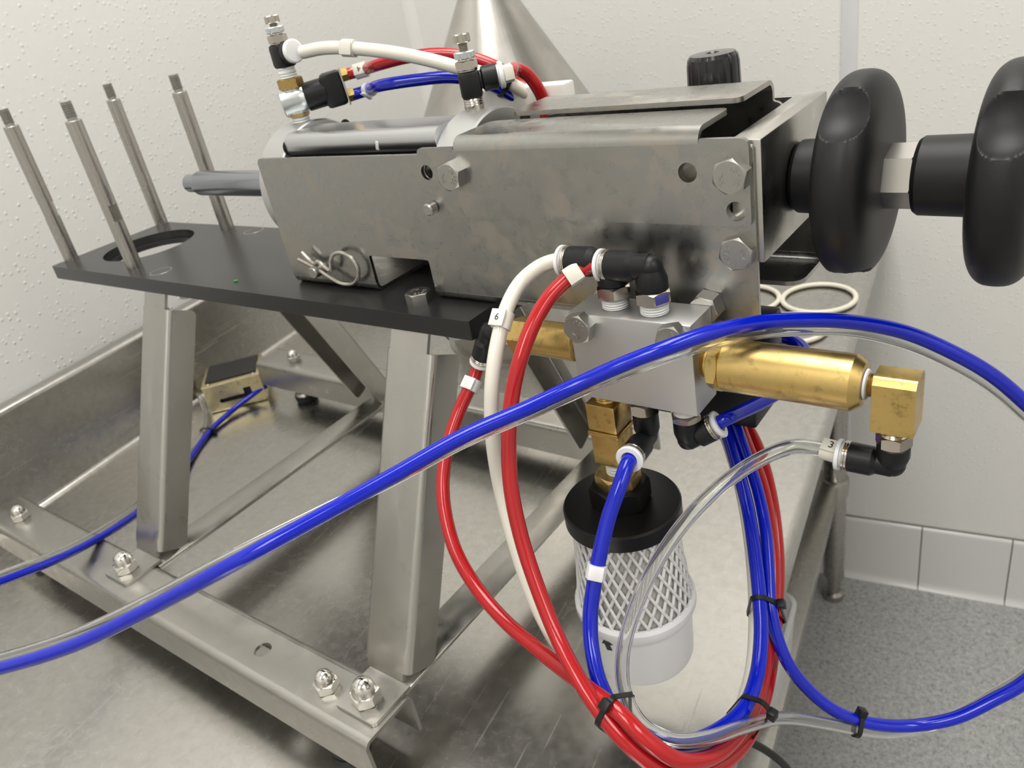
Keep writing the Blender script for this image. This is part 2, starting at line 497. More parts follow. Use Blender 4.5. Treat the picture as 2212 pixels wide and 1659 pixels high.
# ================================================================== THE ROOM (room frame, mm)
XL, XR, YF, YB, ZC = -196, 2600, -2700, 944, 2640 - FLOOR
ZF = -FLOOR
def slab(name, x0, x1, y0, y1, z0, z1, m):
    g = G().bx(x0, x1, y0, y1, z0, z1, 0)
    return solo(name, g, m, ((x0 + x1) / 2, (y0 + y1) / 2, z0), kind='structure', room=True)
slab('floor', XL - 100, XR + 100, YF - 100, YB + 100, ZF - 60, ZF, 'floor')
slab('ceiling', XL - 100, XR + 100, YF - 100, YB + 100, ZC, ZC + 60, 'ceiling')
slab('wall_left', XL - 100, XL, YF - 100, YB + 100, ZF, ZC, 'wall')
slab('wall_back', XL, XR, YB, YB + 100, ZF, ZC, 'wall')
slab('wall_right', XR, XR + 100, YF - 100, YB + 100, ZF, ZC, 'wall_plain')
slab('wall_front', XL, XR, YF - 100, YF, ZF, ZC, 'wall_plain')
# joint strip between two wall panels
g = G().bx(574, 598, YB - 2.5, YB, ZF + 165, ZC, .8)
solo('trim_1', g, 'strip', (586, YB, ZF + 165), kind='structure', room=True)
# coved inside corner
g = G().prism(poly_round([(XL, YB, 0), (XL, YB - 16, 0), (XL + 5, YB - 5, 9), (XL + 16, YB, 0)]), (0, 0, ZF + 165), (1, 0, 0), (0, 1, 0), ZC - ZF - 165)
solo('trim_2', g, 'wall_plain', (XL, YB, ZF + 165), kind='structure', room=True)
# tiled base of the back wall: grout bed plus one object per tile
bb = solo('baseboard_back', G().bx(XL, XR, YB - 3.5, YB, ZF, ZF + 153, 0), 'grout', (735, YB, ZF), kind='structure', room=True)
tprof = [(0, 0), (0, 150), (-3, 152), (-6.5, 151.4), (-8.6, 149), (-9.2, 145), (-9.2, 16), (-10.4, 9), (-13.5, 4), (-18, 0)]
tile_mesh = None
x = 735 - 151 * 6 + 1.2
while x < XR - 10:
    if tile_mesh is None:
        g = G().prism(tprof, (x, YB, ZF), (0, 1, 0), (0, 0, 1), 148.8)
        tile_mesh = mesh_of(g, Vector((x, YB, ZF)), 50)
        tile_mesh.materials.append(M['tile'])
    o = bpy.data.objects.new('tile', tile_mesh); COL.objects.link(o); o.parent = bb
    o.location = ((x - 735) * MM, 0, 0)
    x += 151
    if x > 1500: break

# ================================================================== THE BENCH
BX0, BX1, BY0, BY1 = -170, 653, -1000, 925
bench = thing('work_bench', (240, 0, ZF), 'stainless steel work bench with upturned rear lip against the pebbled wall', 'bench', room=True)
zt = TABLE
# top sheet with coved upstand on the left and rolled right edge, one continuous folded sheet
sec = bend_profile([(BX0 - 22, zt + 112), (BX0 - 22, zt + 124), (BX0 + 2, zt + 124), (BX0 + 2, zt), (BX1, zt), (BX1, zt - 38), (BX1 - 14, zt - 38)], -1.8, 7, 7)
g = G().prism(sec, (0, BY1, 0), (1, 0, 0), (0, 0, 1), BY1 - BY0)
part('bench_top', g, 'bench', bench, angle=30)
g = G().bx(BX0 + 30, 592, BY0 + 60, BY1 - 40, zt - 504, zt - 500, .8)
g.bx(588, 592, BY0 + 60, BY1 - 40, zt - 530, zt - 503, .8)
part('shelf', g, 'bench', bench)
for lx in (BX0 + 60, 584):
    for ly in (-880, 863):
        g = G().cyl((lx, ly, ZF + 60), (0, 0, 1), zt - ZF - 60 - 2, 20, 28)
        g.lathe((lx, ly, ZF), (0, 0, 1), [(0, 15), (0, 19), (3, 20), (14, 20), (18, 13), (60, 13)], 24)
        leg = part('leg', g, 'steel_rod', bench)
        g = G().lathe((lx, ly, zt - 512), (0, 0, 1), [(-26, 22), (-24, 24), (8, 26), (13, 25), (15, 20.5)], 28)
        part('shelf_collar', g, 'steel', leg)

# pale tub and black cord on the shelf below
tub = thing('storage_tub', (545, 360, zt - 500), 'pale grey lidded plastic tub on the shelf under the bench edge', 'tub', room=True)
def shell(levels, x0, x1, y0, y1, r):
    g = G(); cx_, cy_ = (x0 + x1) / 2, (y0 + y1) / 2; rings = []
    for z, k in levels: rings.append([(cx_ + (px - cx_) * k, cy_ + (py - cy_) * k, z) for px, py in rr(x0, x1, y0, y1, r, 7)])
    n = len(rings[0]); vs = [p for r_ in rings for p in r_]; fs = []
    for j in range(len(rings) - 1):
        for i in range(n): fs.append((j * n + i, j * n + (i + 1) % n, (j + 1) * n + (i + 1) % n, (j + 1) * n + i))
    fs.append(tuple(range(n - 1, -1, -1))); fs.append(tuple((len(rings) - 1) * n + i for i in range(n)))
    return g.add(vs, fs)
part('tub_body', shell([(zt - 500, .86), (zt - 494, .9), (zt - 422, 1.)], 497, 590, 270, 450, 26), 'tub', tub)
part('tub_lid', shell([(zt - 422, 1.03), (zt - 416, 1.04), (zt - 411, 1.0), (zt - 409, .93), (zt - 410, .88)], 497, 590, 270, 450, 26), 'tub', tub)

# ================================================================== FLAT RINGS ON THE BENCH
def oring(x, y, r, label):
    g = G(); n = 64
    g.tube([Vector((x + r * math.cos(2 * PI * i / n), y + r * math.sin(2 * PI * i / n), zt + 3.4)) for i in range(n)], 3.4, 10, closed=True)
    solo('sealing_ring', g, 'ring', (x, y, zt), label, 'ring', 'cream sealing rings on the bench', room=True)
oring(600, 566, 45, 'cream sealing ring in full view beside the bench edge, rightmost of the three')
oring(506, 556, 45, 'cream sealing ring half hidden by the steel housing, leftmost of the three')
oring(583, 474, 40, 'cream sealing ring showing as an arc above the brass valve')

# ================================================================== UPTURNED STEEL FUNNEL
fx, fy = 167, 500
cone = thing('steel_funnel', (fx, fy, TABLE), 'upturned stainless steel funnel standing on the bench behind the machine', 'funnel')
g = G().lathe((fx, fy, TABLE), (0, 0, 1), [(0, 131), (0, 136), (4, 136), (4, 129), (260, 129), (263, 128), (463, 14.5)], 72, cap=False)
part('cone', g, 'cone', cone, angle=30)
g = G().ring((fx, fy, TABLE + 462), (0, 0, 1), 60, 15, 13)
part('spout', g, 'cone', cone)

# ================================================================== MACHINE STAND
stand = thing('machine_stand', (204, 30, TABLE), 'folded stainless steel stand with four splayed legs, carrying a black plate with four upright rods', 'machine stand')
ZR = -224.6
def acorn(parent, x, y, z, af, dome):
    g = G().hex((x, y, z), (0, 0, 1), af * .45, af, phase=.3, c=.5)
    n = 9
    prof = [(af * .45 - .3, dome + .2)] + [(af * .45 + dome * 1.15 * math.sin(i / n * PI / 2) + dome * .15, dome * math.cos(i / n * PI / 2)) for i in range(n)] + [(af * .45 + dome * 1.3, .05)]
    g.lathe((x, y, z), (0, 0, 1), prof, 28)
    return part('acorn_nut', g, 'nut' if dome < 0 else 'steel_bright', parent)
def foot(parent, x, y, hgt):
    g = G().cyl((x, y, TABLE + 9), (0, 0, 1), hgt - 9, 5, 20)
    g.lathe((x, y, TABLE + 8), (0, 0, 1), [(0, 13), (3, 14), (6, 12), (8, 8)], 28)
    f = part('levelling_foot', g, 'bolt', parent)
    g = G().lathe((x, y, TABLE), (0, 0, 1), [(0, 12.5), (1, 13.5), (7, 14.5), (8.5, 14.5), (9, 13)], 28)
    part('rubber_pad', g, 'rubber', f)
def rail(y0, y1, x0, x1, hole):
    t = 2.6; h = 33; Rb = 6
    g = G()
    holes = [circ(361.5 - x0, (y0 + y1) / 2 - y0 + .5, 6.5)] if hole else []
    g.sheet(rr(0, x1 - x0, Rb, y1 - y0 - Rb, 0), holes, (x0, y0, ZR - t), (1, 0, 0), (0, 1, 0), t)
    for sgn, yy in ((1, y0), (-1, y1)):
        pr = []
        for i in range(8):
            a = PI / 2 * i / 7; pr.append((yy + sgn * (Rb - Rb * math.sin(a)), ZR - Rb + Rb * math.cos(a)))
        pr.append((yy, ZR - h)); pr.append((yy + sgn * t, ZR - h))
        for i in range(7, -1, -1):
            a = PI / 2 * i / 7; pr.append((yy + sgn * (Rb - (Rb - t) * math.sin(a)), ZR - Rb + (Rb - t) * math.cos(a)))
        if sgn < 0: pr = pr[::-1]
        g.prism(pr, (x0, 0, 0), (0, 1, 0), (0, 0, 1), x1 - x0)
    return part('rail', g, 'steel_leg', stand, angle=30)
RY0, RY1 = -166, -122.5
r1 = rail(RY0, RY1, -80, 490, True)
r2 = rail(187, 232, -74, 490, False)
for rl, yc, xs in ((r1, -145, (-31, 433)), (r2, 209, (-19, 433))):
    for xx in xs:
        acorn(rl, xx, yc, ZR, 15, 6.6); foot(rl, xx, yc, ZR - TABLE - 3)
def make_leg(xr, front):
    """folded channel leaning outwards, with a foot tab on the rail and a tab under the plate"""
    wd = 42; t = 2.6
    ty, by = (-18.6, -119.5) if front else (97.6, 190)
    sg = -1 if front else 1                        # outward direction in y
    T = Vector((0, ty, -12.6)); B = Vector((0, by, ZR + t))
    d = (B - T); L = d.length; d.normalize()
    n = Vector((0, sg * abs(d.z), abs(d.y))).normalized()    # outward normal
    def at(x, s_, q): return Vector((x, 0, 0)) + T + d * s_ - n * q
    g = G()
    def sweep(prof, s0, s1):
        o = T + d * s0
        g.prism([(p[0], p[1]) for p in prof], o, (1, 0, 0), tuple(-n), 0) if False else None
        vs = [o + Vector((p[0], 0, 0)) - n * p[1] for p in prof] + [T + d * s1 + Vector((p[0], 0, 0)) - n * p[1] for p in prof]
        k = len(prof); fs = [tuple(range(k - 1, -1, -1)), tuple(range(k, 2 * k))]
        fs += [(i, (i + 1) % k, (i + 1) % k + k, i + k) for i in range(k)]
        g.add(vs, fs)
    # front web with rounded right and left folds
    Rb = 4.5
    dep = 26
    prof = bend_profile([(xr - wd, dep), (xr - wd, 0), (xr, 0), (xr, dep)], t, Rb, 6)
    s_top = 15; s_bot = L - 6
    # concave polygon ends: build as sheet
    def sweep2(prof, s0, s1):
        o = T + d * s0
        g.sheet(prof, [], o, (1, 0, 0), tuple(-n), 0.0001) if False else None
        tri = tessellate_polygon([[Vector((p[0], p[1], 0)) for p in prof]]); k = len(prof)
        vs = [T + d * s0 + Vector((p[0], 0, 0)) - n * p[1] for p in prof] + [T + d * s1 + Vector((p[0], 0, 0)) - n * p[1] for p in prof]
        fs = [tuple(a) for a in tri] + [tuple(i + k for i in a[::-1]) for a in tri] + [(i, (i + 1) % k, (i + 1) % k + k, i + k) for i in range(k)]
        g.add(vs, fs)
    sweep2(prof, s_top + 5, s_bot - 5)
    # rounded flange corners at both ends
    for s0, s1, sa, sb in ((s_top, s_top + 5, 1, 0), (s_bot - 5, s_bot, 0, 1)):
        k = 5
        for i in range(k):
            u0, u1 = i / k, (i + 1) / k
            um = (u0 + u1) / 2
            e = um if sa else 1 - um
            cut = 5 * (1 - math.sqrt(max(0, 1 - (1 - e) ** 2)))
            pr = bend_profile([(xr - wd, dep - cut), (xr - wd, 0), (xr, 0), (xr, dep - cut)], t, Rb, 6)
            sweep2(pr, s0 + (s1 - s0) * u0, s0 + (s1 - s0) * u1)
    # web runs on up to the plate and down to the rail
    sweep2([(xr - wd + Rb, 0), (xr - Rb - 1, 0), (xr - Rb - 1, t), (xr - wd + Rb, t)], 1, s_top)
    sweep2([(xr - wd + Rb, 0), (xr - Rb, 0), (xr - Rb, t), (xr - wd + Rb, t)], s_bot, L - .5)
    # foot tab
    y_a, y_b = (by - 34, by + 1) if front else (by - 1, by + 34)
    g.sheet(poly_round([(xr - 35, y_a, 3), (xr + 2, y_a, 3), (xr + 2, y_b, 1), (xr - 35, y_b, 1)]), [], (0, 0, ZR + .2), (1, 0, 0), (0, 1, 0), t)
    # tab under the plate
    y_a, y_b = (ty - 1, ty + 30) if front else (ty - 30, ty + 1)
    g.sheet(rr(xr - wd + Rb, xr - Rb - 1, y_a, y_b, 2), [], (0, 0, -12.6 - t), (1, 0, 0), (0, 1, 0), t - .2)
    lg = part('leg', g, 'steel_leg', stand, angle=30)
    acorn(lg, xr - 17, by - 21 if front else by + 19, ZR + t + .3, 17.5, 8.0)
    # hex nut under the plate
    g = G().hex((xr + 6, ty + 13 if front else ty - 13, -21), (0, 0, 1), 8, 15).ring((xr + 6, ty + 13 if front else ty - 13, -13.4), (0, 0, 1), .8, 10, 4)
    part('plate_nut', g, 'bolt', lg)
    return lg
for fr in (True, False):
    for xr in (186, 485): make_leg(xr, fr)
for xr in (191, 485):
    g = G().bx(xr - 29, xr, RY1 - 1, 188, ZR - 3.4, ZR - .6, .5)
    g.bx(xr - 29, xr - 26.5, RY1 - 1, 188, ZR - 22, ZR - 2, .5)
    part('crossbar', g, 'steel', stand)
# black plate
PX0, PX1, PY0, PY1, PT = -2.5, 519, -23.5, 103, 12.4
g = G().sheet(rr(PX0, PX1, PY0, PY1, 1.5), [circ(64, 43, 43, 64)], (0, 0, -PT), (1, 0, 0), (0, 1, 0), PT)
g.ring((64, 43, -PT + .05), (0, 0, 1), 4.5, 43.2, 38.5, 64)
plate = part('base_plate', g, 'black_plate', stand, label='black plastic plate with a large round hole', bev=.5)
for px_, py_ in ((164.5, 93), (164.5, -7)):
    g = G().ring((px_, py_, -1), (0, 0, 1), 1.06, 9.6, 8.6).lathe((px_, py_, -1), (0, 0, 1), [(0, 8.6), (.7, 8.6)], 32)
    g.bx(px_ - 6, px_ + 6, py_ - .7, py_ + .7, -.4, -.2, 0)
    part('screw_plug', g, 'steel', plate)
def hexbolt(parent, o, d, h, af, up=(0, 0, 1), phase=0., text=True, rot=0., dual=None, m='bolt'):
    o = Vector(o); d = Vector(d).normalized()
    g = G().hex(o, d, h, af, up, phase, .8, head=True)
    b = part('hex_bolt', g, m, parent)
    if text:
        g2 = G(); dd, u, w = frame(d, up)
        # (u, w, d) is right handed: u x w = d
        R0 = af * .29; c = o + d * h
        for txt, a0, sgn in (('F593C', 0., 1), ('THE', PI, -1)):
            k = len(txt)
            for i, ch in enumerate(txt):
                a = rot + a0 - sgn * (i - (k - 1) / 2) * .46
                rad = u * math.cos(a) + w * math.sin(a); tan = -u * math.sin(a) + w * math.cos(a)
                if sgn > 0: glyph(g2, ch, c + rad * R0, -tan, rad, af * .23, .30)
                else: glyph(g2, ch, c + rad * R0, tan, -rad, af * .23, .30)
        part('head_marking', g2, m, b)
    return b
hexbolt(plate, (466, -6.5, 0), (0, 0, 1), 7.5, 15, phase=.25, rot=1.3)
# four threaded rods
rod_positions = ((4.5, -6, .9), (121, -6, 0), (4.5, 95, 2.), (121, 95, 0.))
def make_rod(x, y, ph):
    HR = 127.7; r = 6.6
    g = G()
    # shaft with two wrench flats at mid height: rows of rings, flattened between z 43 and 57
    zs = [0, 20, 42.9, 43, 57, 57.1, 100, HR - .8, HR]
    n = 32; vs = []
    for i, z in enumerate(zs):
        for k in range(n):
            a = 2 * PI * k / n; px, py = r * math.cos(a), r * math.sin(a)
            if 43 <= z <= 57:
                q = a - ph; lx = r * math.cos(q); ly = r * math.sin(q); lx = max(-r * .80, min(r * .80, lx))
                px = lx * math.cos(ph) - ly * math.sin(ph); py = lx * math.sin(ph) + ly * math.cos(ph)
            if z == HR: px *= .93; py *= .93
            vs.append((x + px, y + py, z))
    fs = [tuple(range(n - 1, -1, -1)), tuple((len(zs) - 1) * n + k for k in range(n))]
    for j in range(len(zs) - 1):
        for k in range(n): fs.append((j * n + k, j * n + (k + 1) % n, (j + 1) * n + (k + 1) % n, (j + 1) * n + k))
    g.add(vs, fs)
    rd = part('upright_rod', g, 'steel_rod', stand)
    pr = [(0, 3.9), (2.2, 3.9)]
    z = 2.2
    while z < 14.2: pr += [(z + .2, 4.0), (z + .75, 4.9), (z + 1.3, 4.0)]; z += 1.5
    pr += [(z + .4, 4.4), (z + .9, 3.7)]
    part('rod_thread', G().lathe((x, y, HR - .2), (0, 0, 1), pr, 24), 'bolt', rd, angle=20)
for q in rod_positions: make_rod(*q)
g = G().box((274.3, -9, .6), (3.2, 1.2, 1.1), .3, Matrix.Rotation(.7, 3, 'Z'))
solo('plastic_chip', g, 'green', (274.3, -9, 0), 'tiny green plastic chip lying on the black plate', 'chip')

# ================================================================== CYLINDER UNIT
YC, ZCY = 48.5, 60.0
unit = thing('cylinder_unit', (510, YC, 0), 'pneumatic cylinder in a stained stainless steel housing, lying on the black plate', 'cylinder unit')
W = 97; TT = 2.5; Rb = 6
g = G()
front = poly_round([(336, Rb, 0), (422, Rb, 0), (422, 26, 1.5), (475, 26, 1.5), (475, Rb, 0), (683, Rb, 0), (683, 91, 2), (336, 91, 4)])
holes = [circ(372, 13.2, 4.3), circ(492.9, 81.3, 4.0), circ(653, 80.2, 4.6), circ(675.1, 62.5, 4.6)]
g.sheet(front, holes, (0, TT, 0), (1, 0, 0), (0, 0, 1), TT)
g.sheet(poly_round([(336, Rb, 0), (683, Rb, 0), (683, 91, 2), (336, 91, 4)]), [], (0, W, 0), (1, 0, 0), (0, 0, 1), TT)
ub = []
for i in range(7): a = PI / 2 * i / 6; ub.append((Rb - Rb * math.cos(a), Rb - Rb * math.sin(a)))
ub += [(W - p[0], p[1]) for p in ub[::-1]]
ui = []
for i in range(7): a = PI / 2 * i / 6; ui.append((Rb - (Rb - TT) * math.cos(a), Rb - (Rb - TT) * math.sin(a)))
ui += [(W - p[0], p[1]) for p in ui[::-1]]
uprof = ub + ui[::-1]
for x0, x1 in ((337, 422), (475, 600)): g.prism(uprof, (x0, 0, 0), (0, 1, 0), (0, 0, 1), x1 - x0)
bend = ub[:7] + ui[:7][::-1]
g.prism(bend, (600, 0, 0), (0, 1, 0), (0, 0, 1), 83)
g.prism(ub[7:] + ui[7:][::-1], (600, 0, 0), (0, 1, 0), (0, 0, 1), 83)
g.sheet(rr(600, 683, 60, 91.2, (0, 9, 0, 0)), [], (0, 0, 0), (1, 0, 0), (0, 1, 0), TT)
part('housing_tray', g, 'steel_body', unit, label='open stainless steel tray with brownish stains', bev=.25, angle=30)
# front cover: side cheek and folded top
def cover(name, y_out, sgn, z_bot, x0, x1, tx0, tx1, ztop, y_end, zside, holes):
    """sgn = +1: cheek faces -y (front);  -1: cheek faces +y (rear)"""
    g = G(); t = 2.5; R_ = 7
    zb = ztop - R_
    ol = poly_round([(x0, z_bot, 3), (x1, z_bot, 3), (x1, zside, 4), (tx1, zside, 1.5), (tx1, zb, 0), (tx0, zb, 0), (tx0, zside, 0), (x0, zside, 3)]) if zb > zside else \
         poly_round([(x0, z_bot, 3), (x1, z_bot, 3), (x1, zside, 4), (tx1 + .5, zside, 0), (tx1, zb, 0), (tx0, zb, 0), (tx0 - .5, zside, 0), (x0, zside, 3)])
    yy = y_out if sgn > 0 else y_out - t
    g.sheet(ol, holes, (0, yy + t, 0), (1, 0, 0), (0, 0, 1), t)
    pr = []
    for i in range(9): a = PI / 2 * i / 8; pr.append((y_out + sgn * (R_ - R_ * math.cos(a)), zb + R_ * math.sin(a)))
    pr.append((y_out + sgn * R_ * 1.02, ztop)); pr.append((y_out + sgn * R_ * 1.02, ztop - t))
    for i in range(8, -1, -1): a = PI / 2 * i / 8; pr.append((y_out + sgn * (R_ - (R_ - t) * math.cos(a)), zb + (R_ - t) * math.sin(a)))
    g.prism(pr, (tx0, 0, 0), (0, 1, 0), (0, 0, 1), tx1 - tx0)
    ya, yb_ = sorted((y_out + sgn * R_, y_end))
    rad = (0, 0, 5, 5) if sgn > 0 else (5, 5, 0, 0)
    g.sheet(rr(tx0, tx1, ya, yb_, rad), [], (0, 0, ztop - t), (1, 0, 0), (0, 1, 0), t)
    return part(name, g, 'steel_body', unit, angle=30, bev=.8)
cov = cover('front_cover', -2.5, 1, 55.5, 488.5, 682, 516, 659, 100, 35, 95,
            [circ(492.9, 81.3, 4.3), circ(653, 80.2, 4.6), circ(675.1, 62.5, 4.6)])
cover('rear_cover', 82, -1, 52, 522, 668, 528, 663, 103.4, 38.5, 92, [])
# bores seen through the cover holes
for hx, hz, hr in ((492.9, 81.3, 4.0), (653, 80.2, 4.6), (675.1, 62.5, 4.6)):
    g = G().lathe((hx, TT, hz), (0, 1, 0), [(0, hr), (9, hr), (9, .1)], 24, cap=False)
    part('hole_sleeve', g, 'nut', unit)
g = G().bx(671, 685.5, 2.7, 94.3, 36.5, 93, .9)
part('end_block', g, 'steel', unit)
hexbolt(unit, (513.5, -2.5, 80.3), (0, -1, 0), 6.2, 14.6, phase=.35, rot=.1)
hexbolt(unit, (675, -2.5, 79.8), (0, -1, 0), 6.2, 14.6, phase=.30, rot=.2)
hexbolt(unit, (675, 0, 43.3), (0, -1, 0), 6.2, 14.6, phase=.28, rot=3.2)
g = G().cyl((492.5, -2.5, 61.3), (0, -1, 0), 6.5, 3.6, 24, .8)
part('locating_pin', g, 'bolt', unit)
g = G().cyl((372, 4, 14.2), (0, -1, 0), 14.5, 4.1, 24, .6)
lp = part('lock_pin', g, 'bolt', unit)
wire = [(361, 27), (367.5, 21), (371, 19.5), (375.5, 21.2), (380, 18), (385.2, 15.4), (387.5, 17.8), (389.5, 23), (394, 27.5), (402.5, 29), (410.5, 26), (414, 20), (412.5, 13), (407, 8), (400, 6.2), (393, 7.0), (384, 10.5), (374, 15.4), (366, 18.6), (356, 22)]
wp = spline([Vector((a, -5.2 - (.9 if i > 14 else 0), b)) for i, (a, b) in enumerate(wire)], 6)
part('hairpin_clip', G().tube(wp, 1.45, 10), 'wire', lp)
# cylinder proper
def head(x0, x1):
    g = G().lathe((x0, YC, ZCY), (1, 0, 0), [(0, 43.5), (1, 44.5), (x1 - x0 - 1, 44.5), (x1 - x0, 43.5)], 72)
    return part('cylinder_head', g, 'alu', unit)
h1 = head(322, 347); h2 = head(486, 510)
bar = poly_round([(17.5, 86.5, 6), (56, 86.5, 6), (56, 101.5, 7.4), (17.5, 101.5, 7.4)], 7)
part('barrel_top_rail', G().prism(bar, (347, 0, 0), (0, 1, 0), (0, 0, 1), 139), 'barrel', unit, angle=30)
bar = poly_round([(YC - 24, 24, 8), (YC + 24, 24, 8), (YC + 24, 88, 2), (YC - 24, 88, 2)], 6)
part('cylinder_barrel', G().prism(bar, (347, 0, 0), (0, 1, 0), (0, 0, 1), 139), 'black', unit, angle=30)
g = G().box((437, 17.9, 92.6), (2.6, 1.2, 5.6), .3, Matrix.Rotation(.25, 3, 'Y'))
part('paint_stripe', g, 'white_block', unit)
for hh, xx in ((h1, 347), (h2, 510)):
    for (yy, zz) in ((21, 93), (76, 93)):
        g = G().ring((xx - .1, yy, zz), (1, 0, 0), .5, 5.2, 3.9).lathe((xx - .3, yy, zz), (1, 0, 0), [(0, 3.9), (.35, 3.9)], 24)
        part('tie_screw', g, 'void', hh)
g = G().lathe((163, YC, ZCY - 1), (1, 0, 0), [(0, 6.6), (1.2, 7.6), (15, 7.6), (15.2, 9.0), (18, 10.2), (159, 10.2)], 40)
part('piston_rod', g, 'rodchrome', unit)
# blocks on the far side
g = G().bx(455, 525, 100, 113, 30, 106, 1.5)
part('port_block', g, 'white_block', unit, label='white plastic block behind the housing')
g = G().bx(592, 636, 100, 142, 28, 78, 2).cyl((614, 121, 78), (0, 0, 1), 8, 10)
reg = part('regulator_body', g, 'alu_dark', unit)
g = G(); n = 96; vs = []; fs = []
zz = [(88, .93), (90, 1), (112, .96), (115.5, .92), (117.5, .82), (117.8, .25), (117.2, .2)]
for z, k in zz:
    for i in range(n):
        a = 2 * PI * i / n; fl = 1 - .045 * max(0, math.cos(a * 14)) ** 6 if z < 117 else 1
        vs.append((614 + 15.5 * k * fl * math.cos(a), 121 + 15.5 * k * fl * math.sin(a), z - 5.5))
for j in range(len(zz) - 1):
    for i in range(n): fs.append((j * n + i, j * n + (i + 1) % n, (j + 1) * n + (i + 1) % n, (j + 1) * n + i))
fs.append(tuple(range(n - 1, -1, -1))); fs.append(tuple((len(zz) - 1) * n + i for i in range(n)))
part('regulator_knob', G().add(vs, fs), 'knob_gloss', reg, label='ribbed black knob', angle=25)
# valve under the housing that the hoses run up to
g = G().bx(585, 655, 60, 118, -96, -58, 2).bx(600, 640, 70, 90, -60, .3, 1)
part('rear_valve', g, 'black', unit)
g = G().bx(596, 674, 37, 57, -42, -10, 3).bx(604, 650, 40, 54, -12, 6, 1)
part('solenoid', g, 'black_cap', unit)

# ================================================================== HAND KNOBS
def hand_knob(xc, hub0, label, phase, nut=None):
    t = thing('hand_knob', (xc, YC, 63), label, 'knob', 'black hand knobs on the spindle')
    R_, hw = 46.5, 12.5
    nA, nP = 320, 90
    prof = []
    for i in range(nP + 1):
        q = PI * i / nP
        # superellipse rim section
        cx_ = math.copysign(abs(math.cos(q)) ** .8, math.cos(q)); sy = math.sin(q) ** .5 if i not in (0, nP) else 0
        prof.append((-cx_ * hw, 17 + (R_ - 17) * sy))
    c0 = Vector((xc, YC, 63)); vs = []; fs = []
    lob = []
    for k in range(3):
        a = phase + 2 * PI * k / 3
        lob.append(Vector((0, math.cos(a), math.sin(a))) * (R_ + 13))
    sr = 20.5
    for t_, r_ in prof:
        for i in range(nA):
            a = 2 * PI * i / nA; p = Vector((t_, r_ * math.cos(a), r_ * math.sin(a)))
            for l in lob:
                dv = p - l; dv.x *= .95
                if dv.length < sr:
                    rad = Vector((0, math.cos(a), math.sin(a)))
                    # pull radially inwards onto the cutting ball
                    bq = dv.dot(rad); cq = dv.length_squared - sr * sr; s_ = bq + math.sqrt(max(0, bq * bq - cq))
                    p = p - rad * s_
            vs.append(c0 + p)
    for j in range(nP):
        for i in range(nA): fs.append((j * nA + i, j * nA + (i + 1) % nA, (j + 1) * nA + (i + 1) % nA, (j + 1) * nA + i))
    fs.append(tuple(range(nA - 1, -1, -1))); fs.append(tuple(nP * nA + i for i in range(nA)))
    part('grip', G().add(vs, fs), 'knob', t, angle=24)
    L = xc - hw - hub0 + 4
    g = G().lathe((hub0, YC, 63), (1, 0, 0), [(0, 14), (.6, 16), (2.4, 17.2), (L, 17.6)], 48)
    part('hub', g, 'knob', t)
    if nut:
        g = G().hex((nut[0], YC, 63), (1, 0, 0), nut[1] - nut[0], 25, phase=.22, c=1.2)
        part('lock_nut', g, 'nut', t)
        g = G().cyl((nut[0] - 4, YC, 63), (1, 0, 0), nut[1] - nut[0] + 12, 8)
        part('spindle', g, 'bolt', t)
    return t
hand_knob(714, 685.5, 'black lobed hand knob next to the steel end block', 2.25)
hand_knob(774.5, 738, 'outer black lobed hand knob, cut off by the right edge of the photo', 2.42, (725, 739))

# ================================================================== FITTINGS
def elbow(parent, o, d, arm, taped=True, len_thread=4.5, hexh=7.5, af=14, body=13, alen=24, r=7.0, ring=True, paint=False, neck=True, up=(0, 0, 1)):
    """push-in elbow: threaded foot at o along d, arm leaving along 'arm'; returns the arm's mouth"""
    o = Vector(o); d = Vector(d).normalized(); arm = Vector(arm).normalized()
    c = o + d * (len_thread + hexh + body)
    g = G()
    b0 = len_thread + hexh - .2
    g.lathe(o, d, [(b0, r - .6), (b0 + .6, r), (b0 + body - r * .75, r), (b0 + body - r * .3, r * .86), (b0 + body, r * .74)], 28)
    g.sphere(c - d * .5, r * .80, 20)
    g.lathe(c, arm, [(0, r * .78), (alen * .30, r * .78), (alen * .40, r * .98), (alen * .86, r), (alen * .88, r - .5)], 28)
    e = part('elbow_fitting', g, 'black', parent)
    q = r * .90
    pr = [(0, q - .6), (.2, q)]
    t_ = .2
    while t_ < len_thread - .6: pr += [(t_ + .3, q - .5), (t_ + 1.0, q + .05)]; t_ += 1.3
    pr += [(len_thread, q - .6)]
    part('thread', G().lathe(o, d, pr, 28), 'tape' if taped else 'nickel', e, angle=25)
    part('hex_nut', G().hex(o + d * len_thread, d, hexh, af, up, phase=.5, c=.7), 'nickel', e)
    if paint:
        dd, u, w = frame(d, up)
    if ring: part('release_ring', G().lathe(c + arm * (alen * .86), arm, [(0, r - .2), (.3, r + .1), (1.0, r + .1), (1.2, r - .2), (1.5, r + .1), (2.2, r + .1), (2.4, r - .4)], 28), 'nickel', e, angle=20)
    part('collar', G().lathe(c + arm * (alen * .86 + 2.2), arm, [(0, r - 1.4), (1.4, r - 1.2), (1.5, r + .35), (3.0, r + .45), (3.4, r), (3.4, 4.3), (1, 4.2)], 28), 'white_plastic', e)
    return c + arm * (alen * .86 + 5)

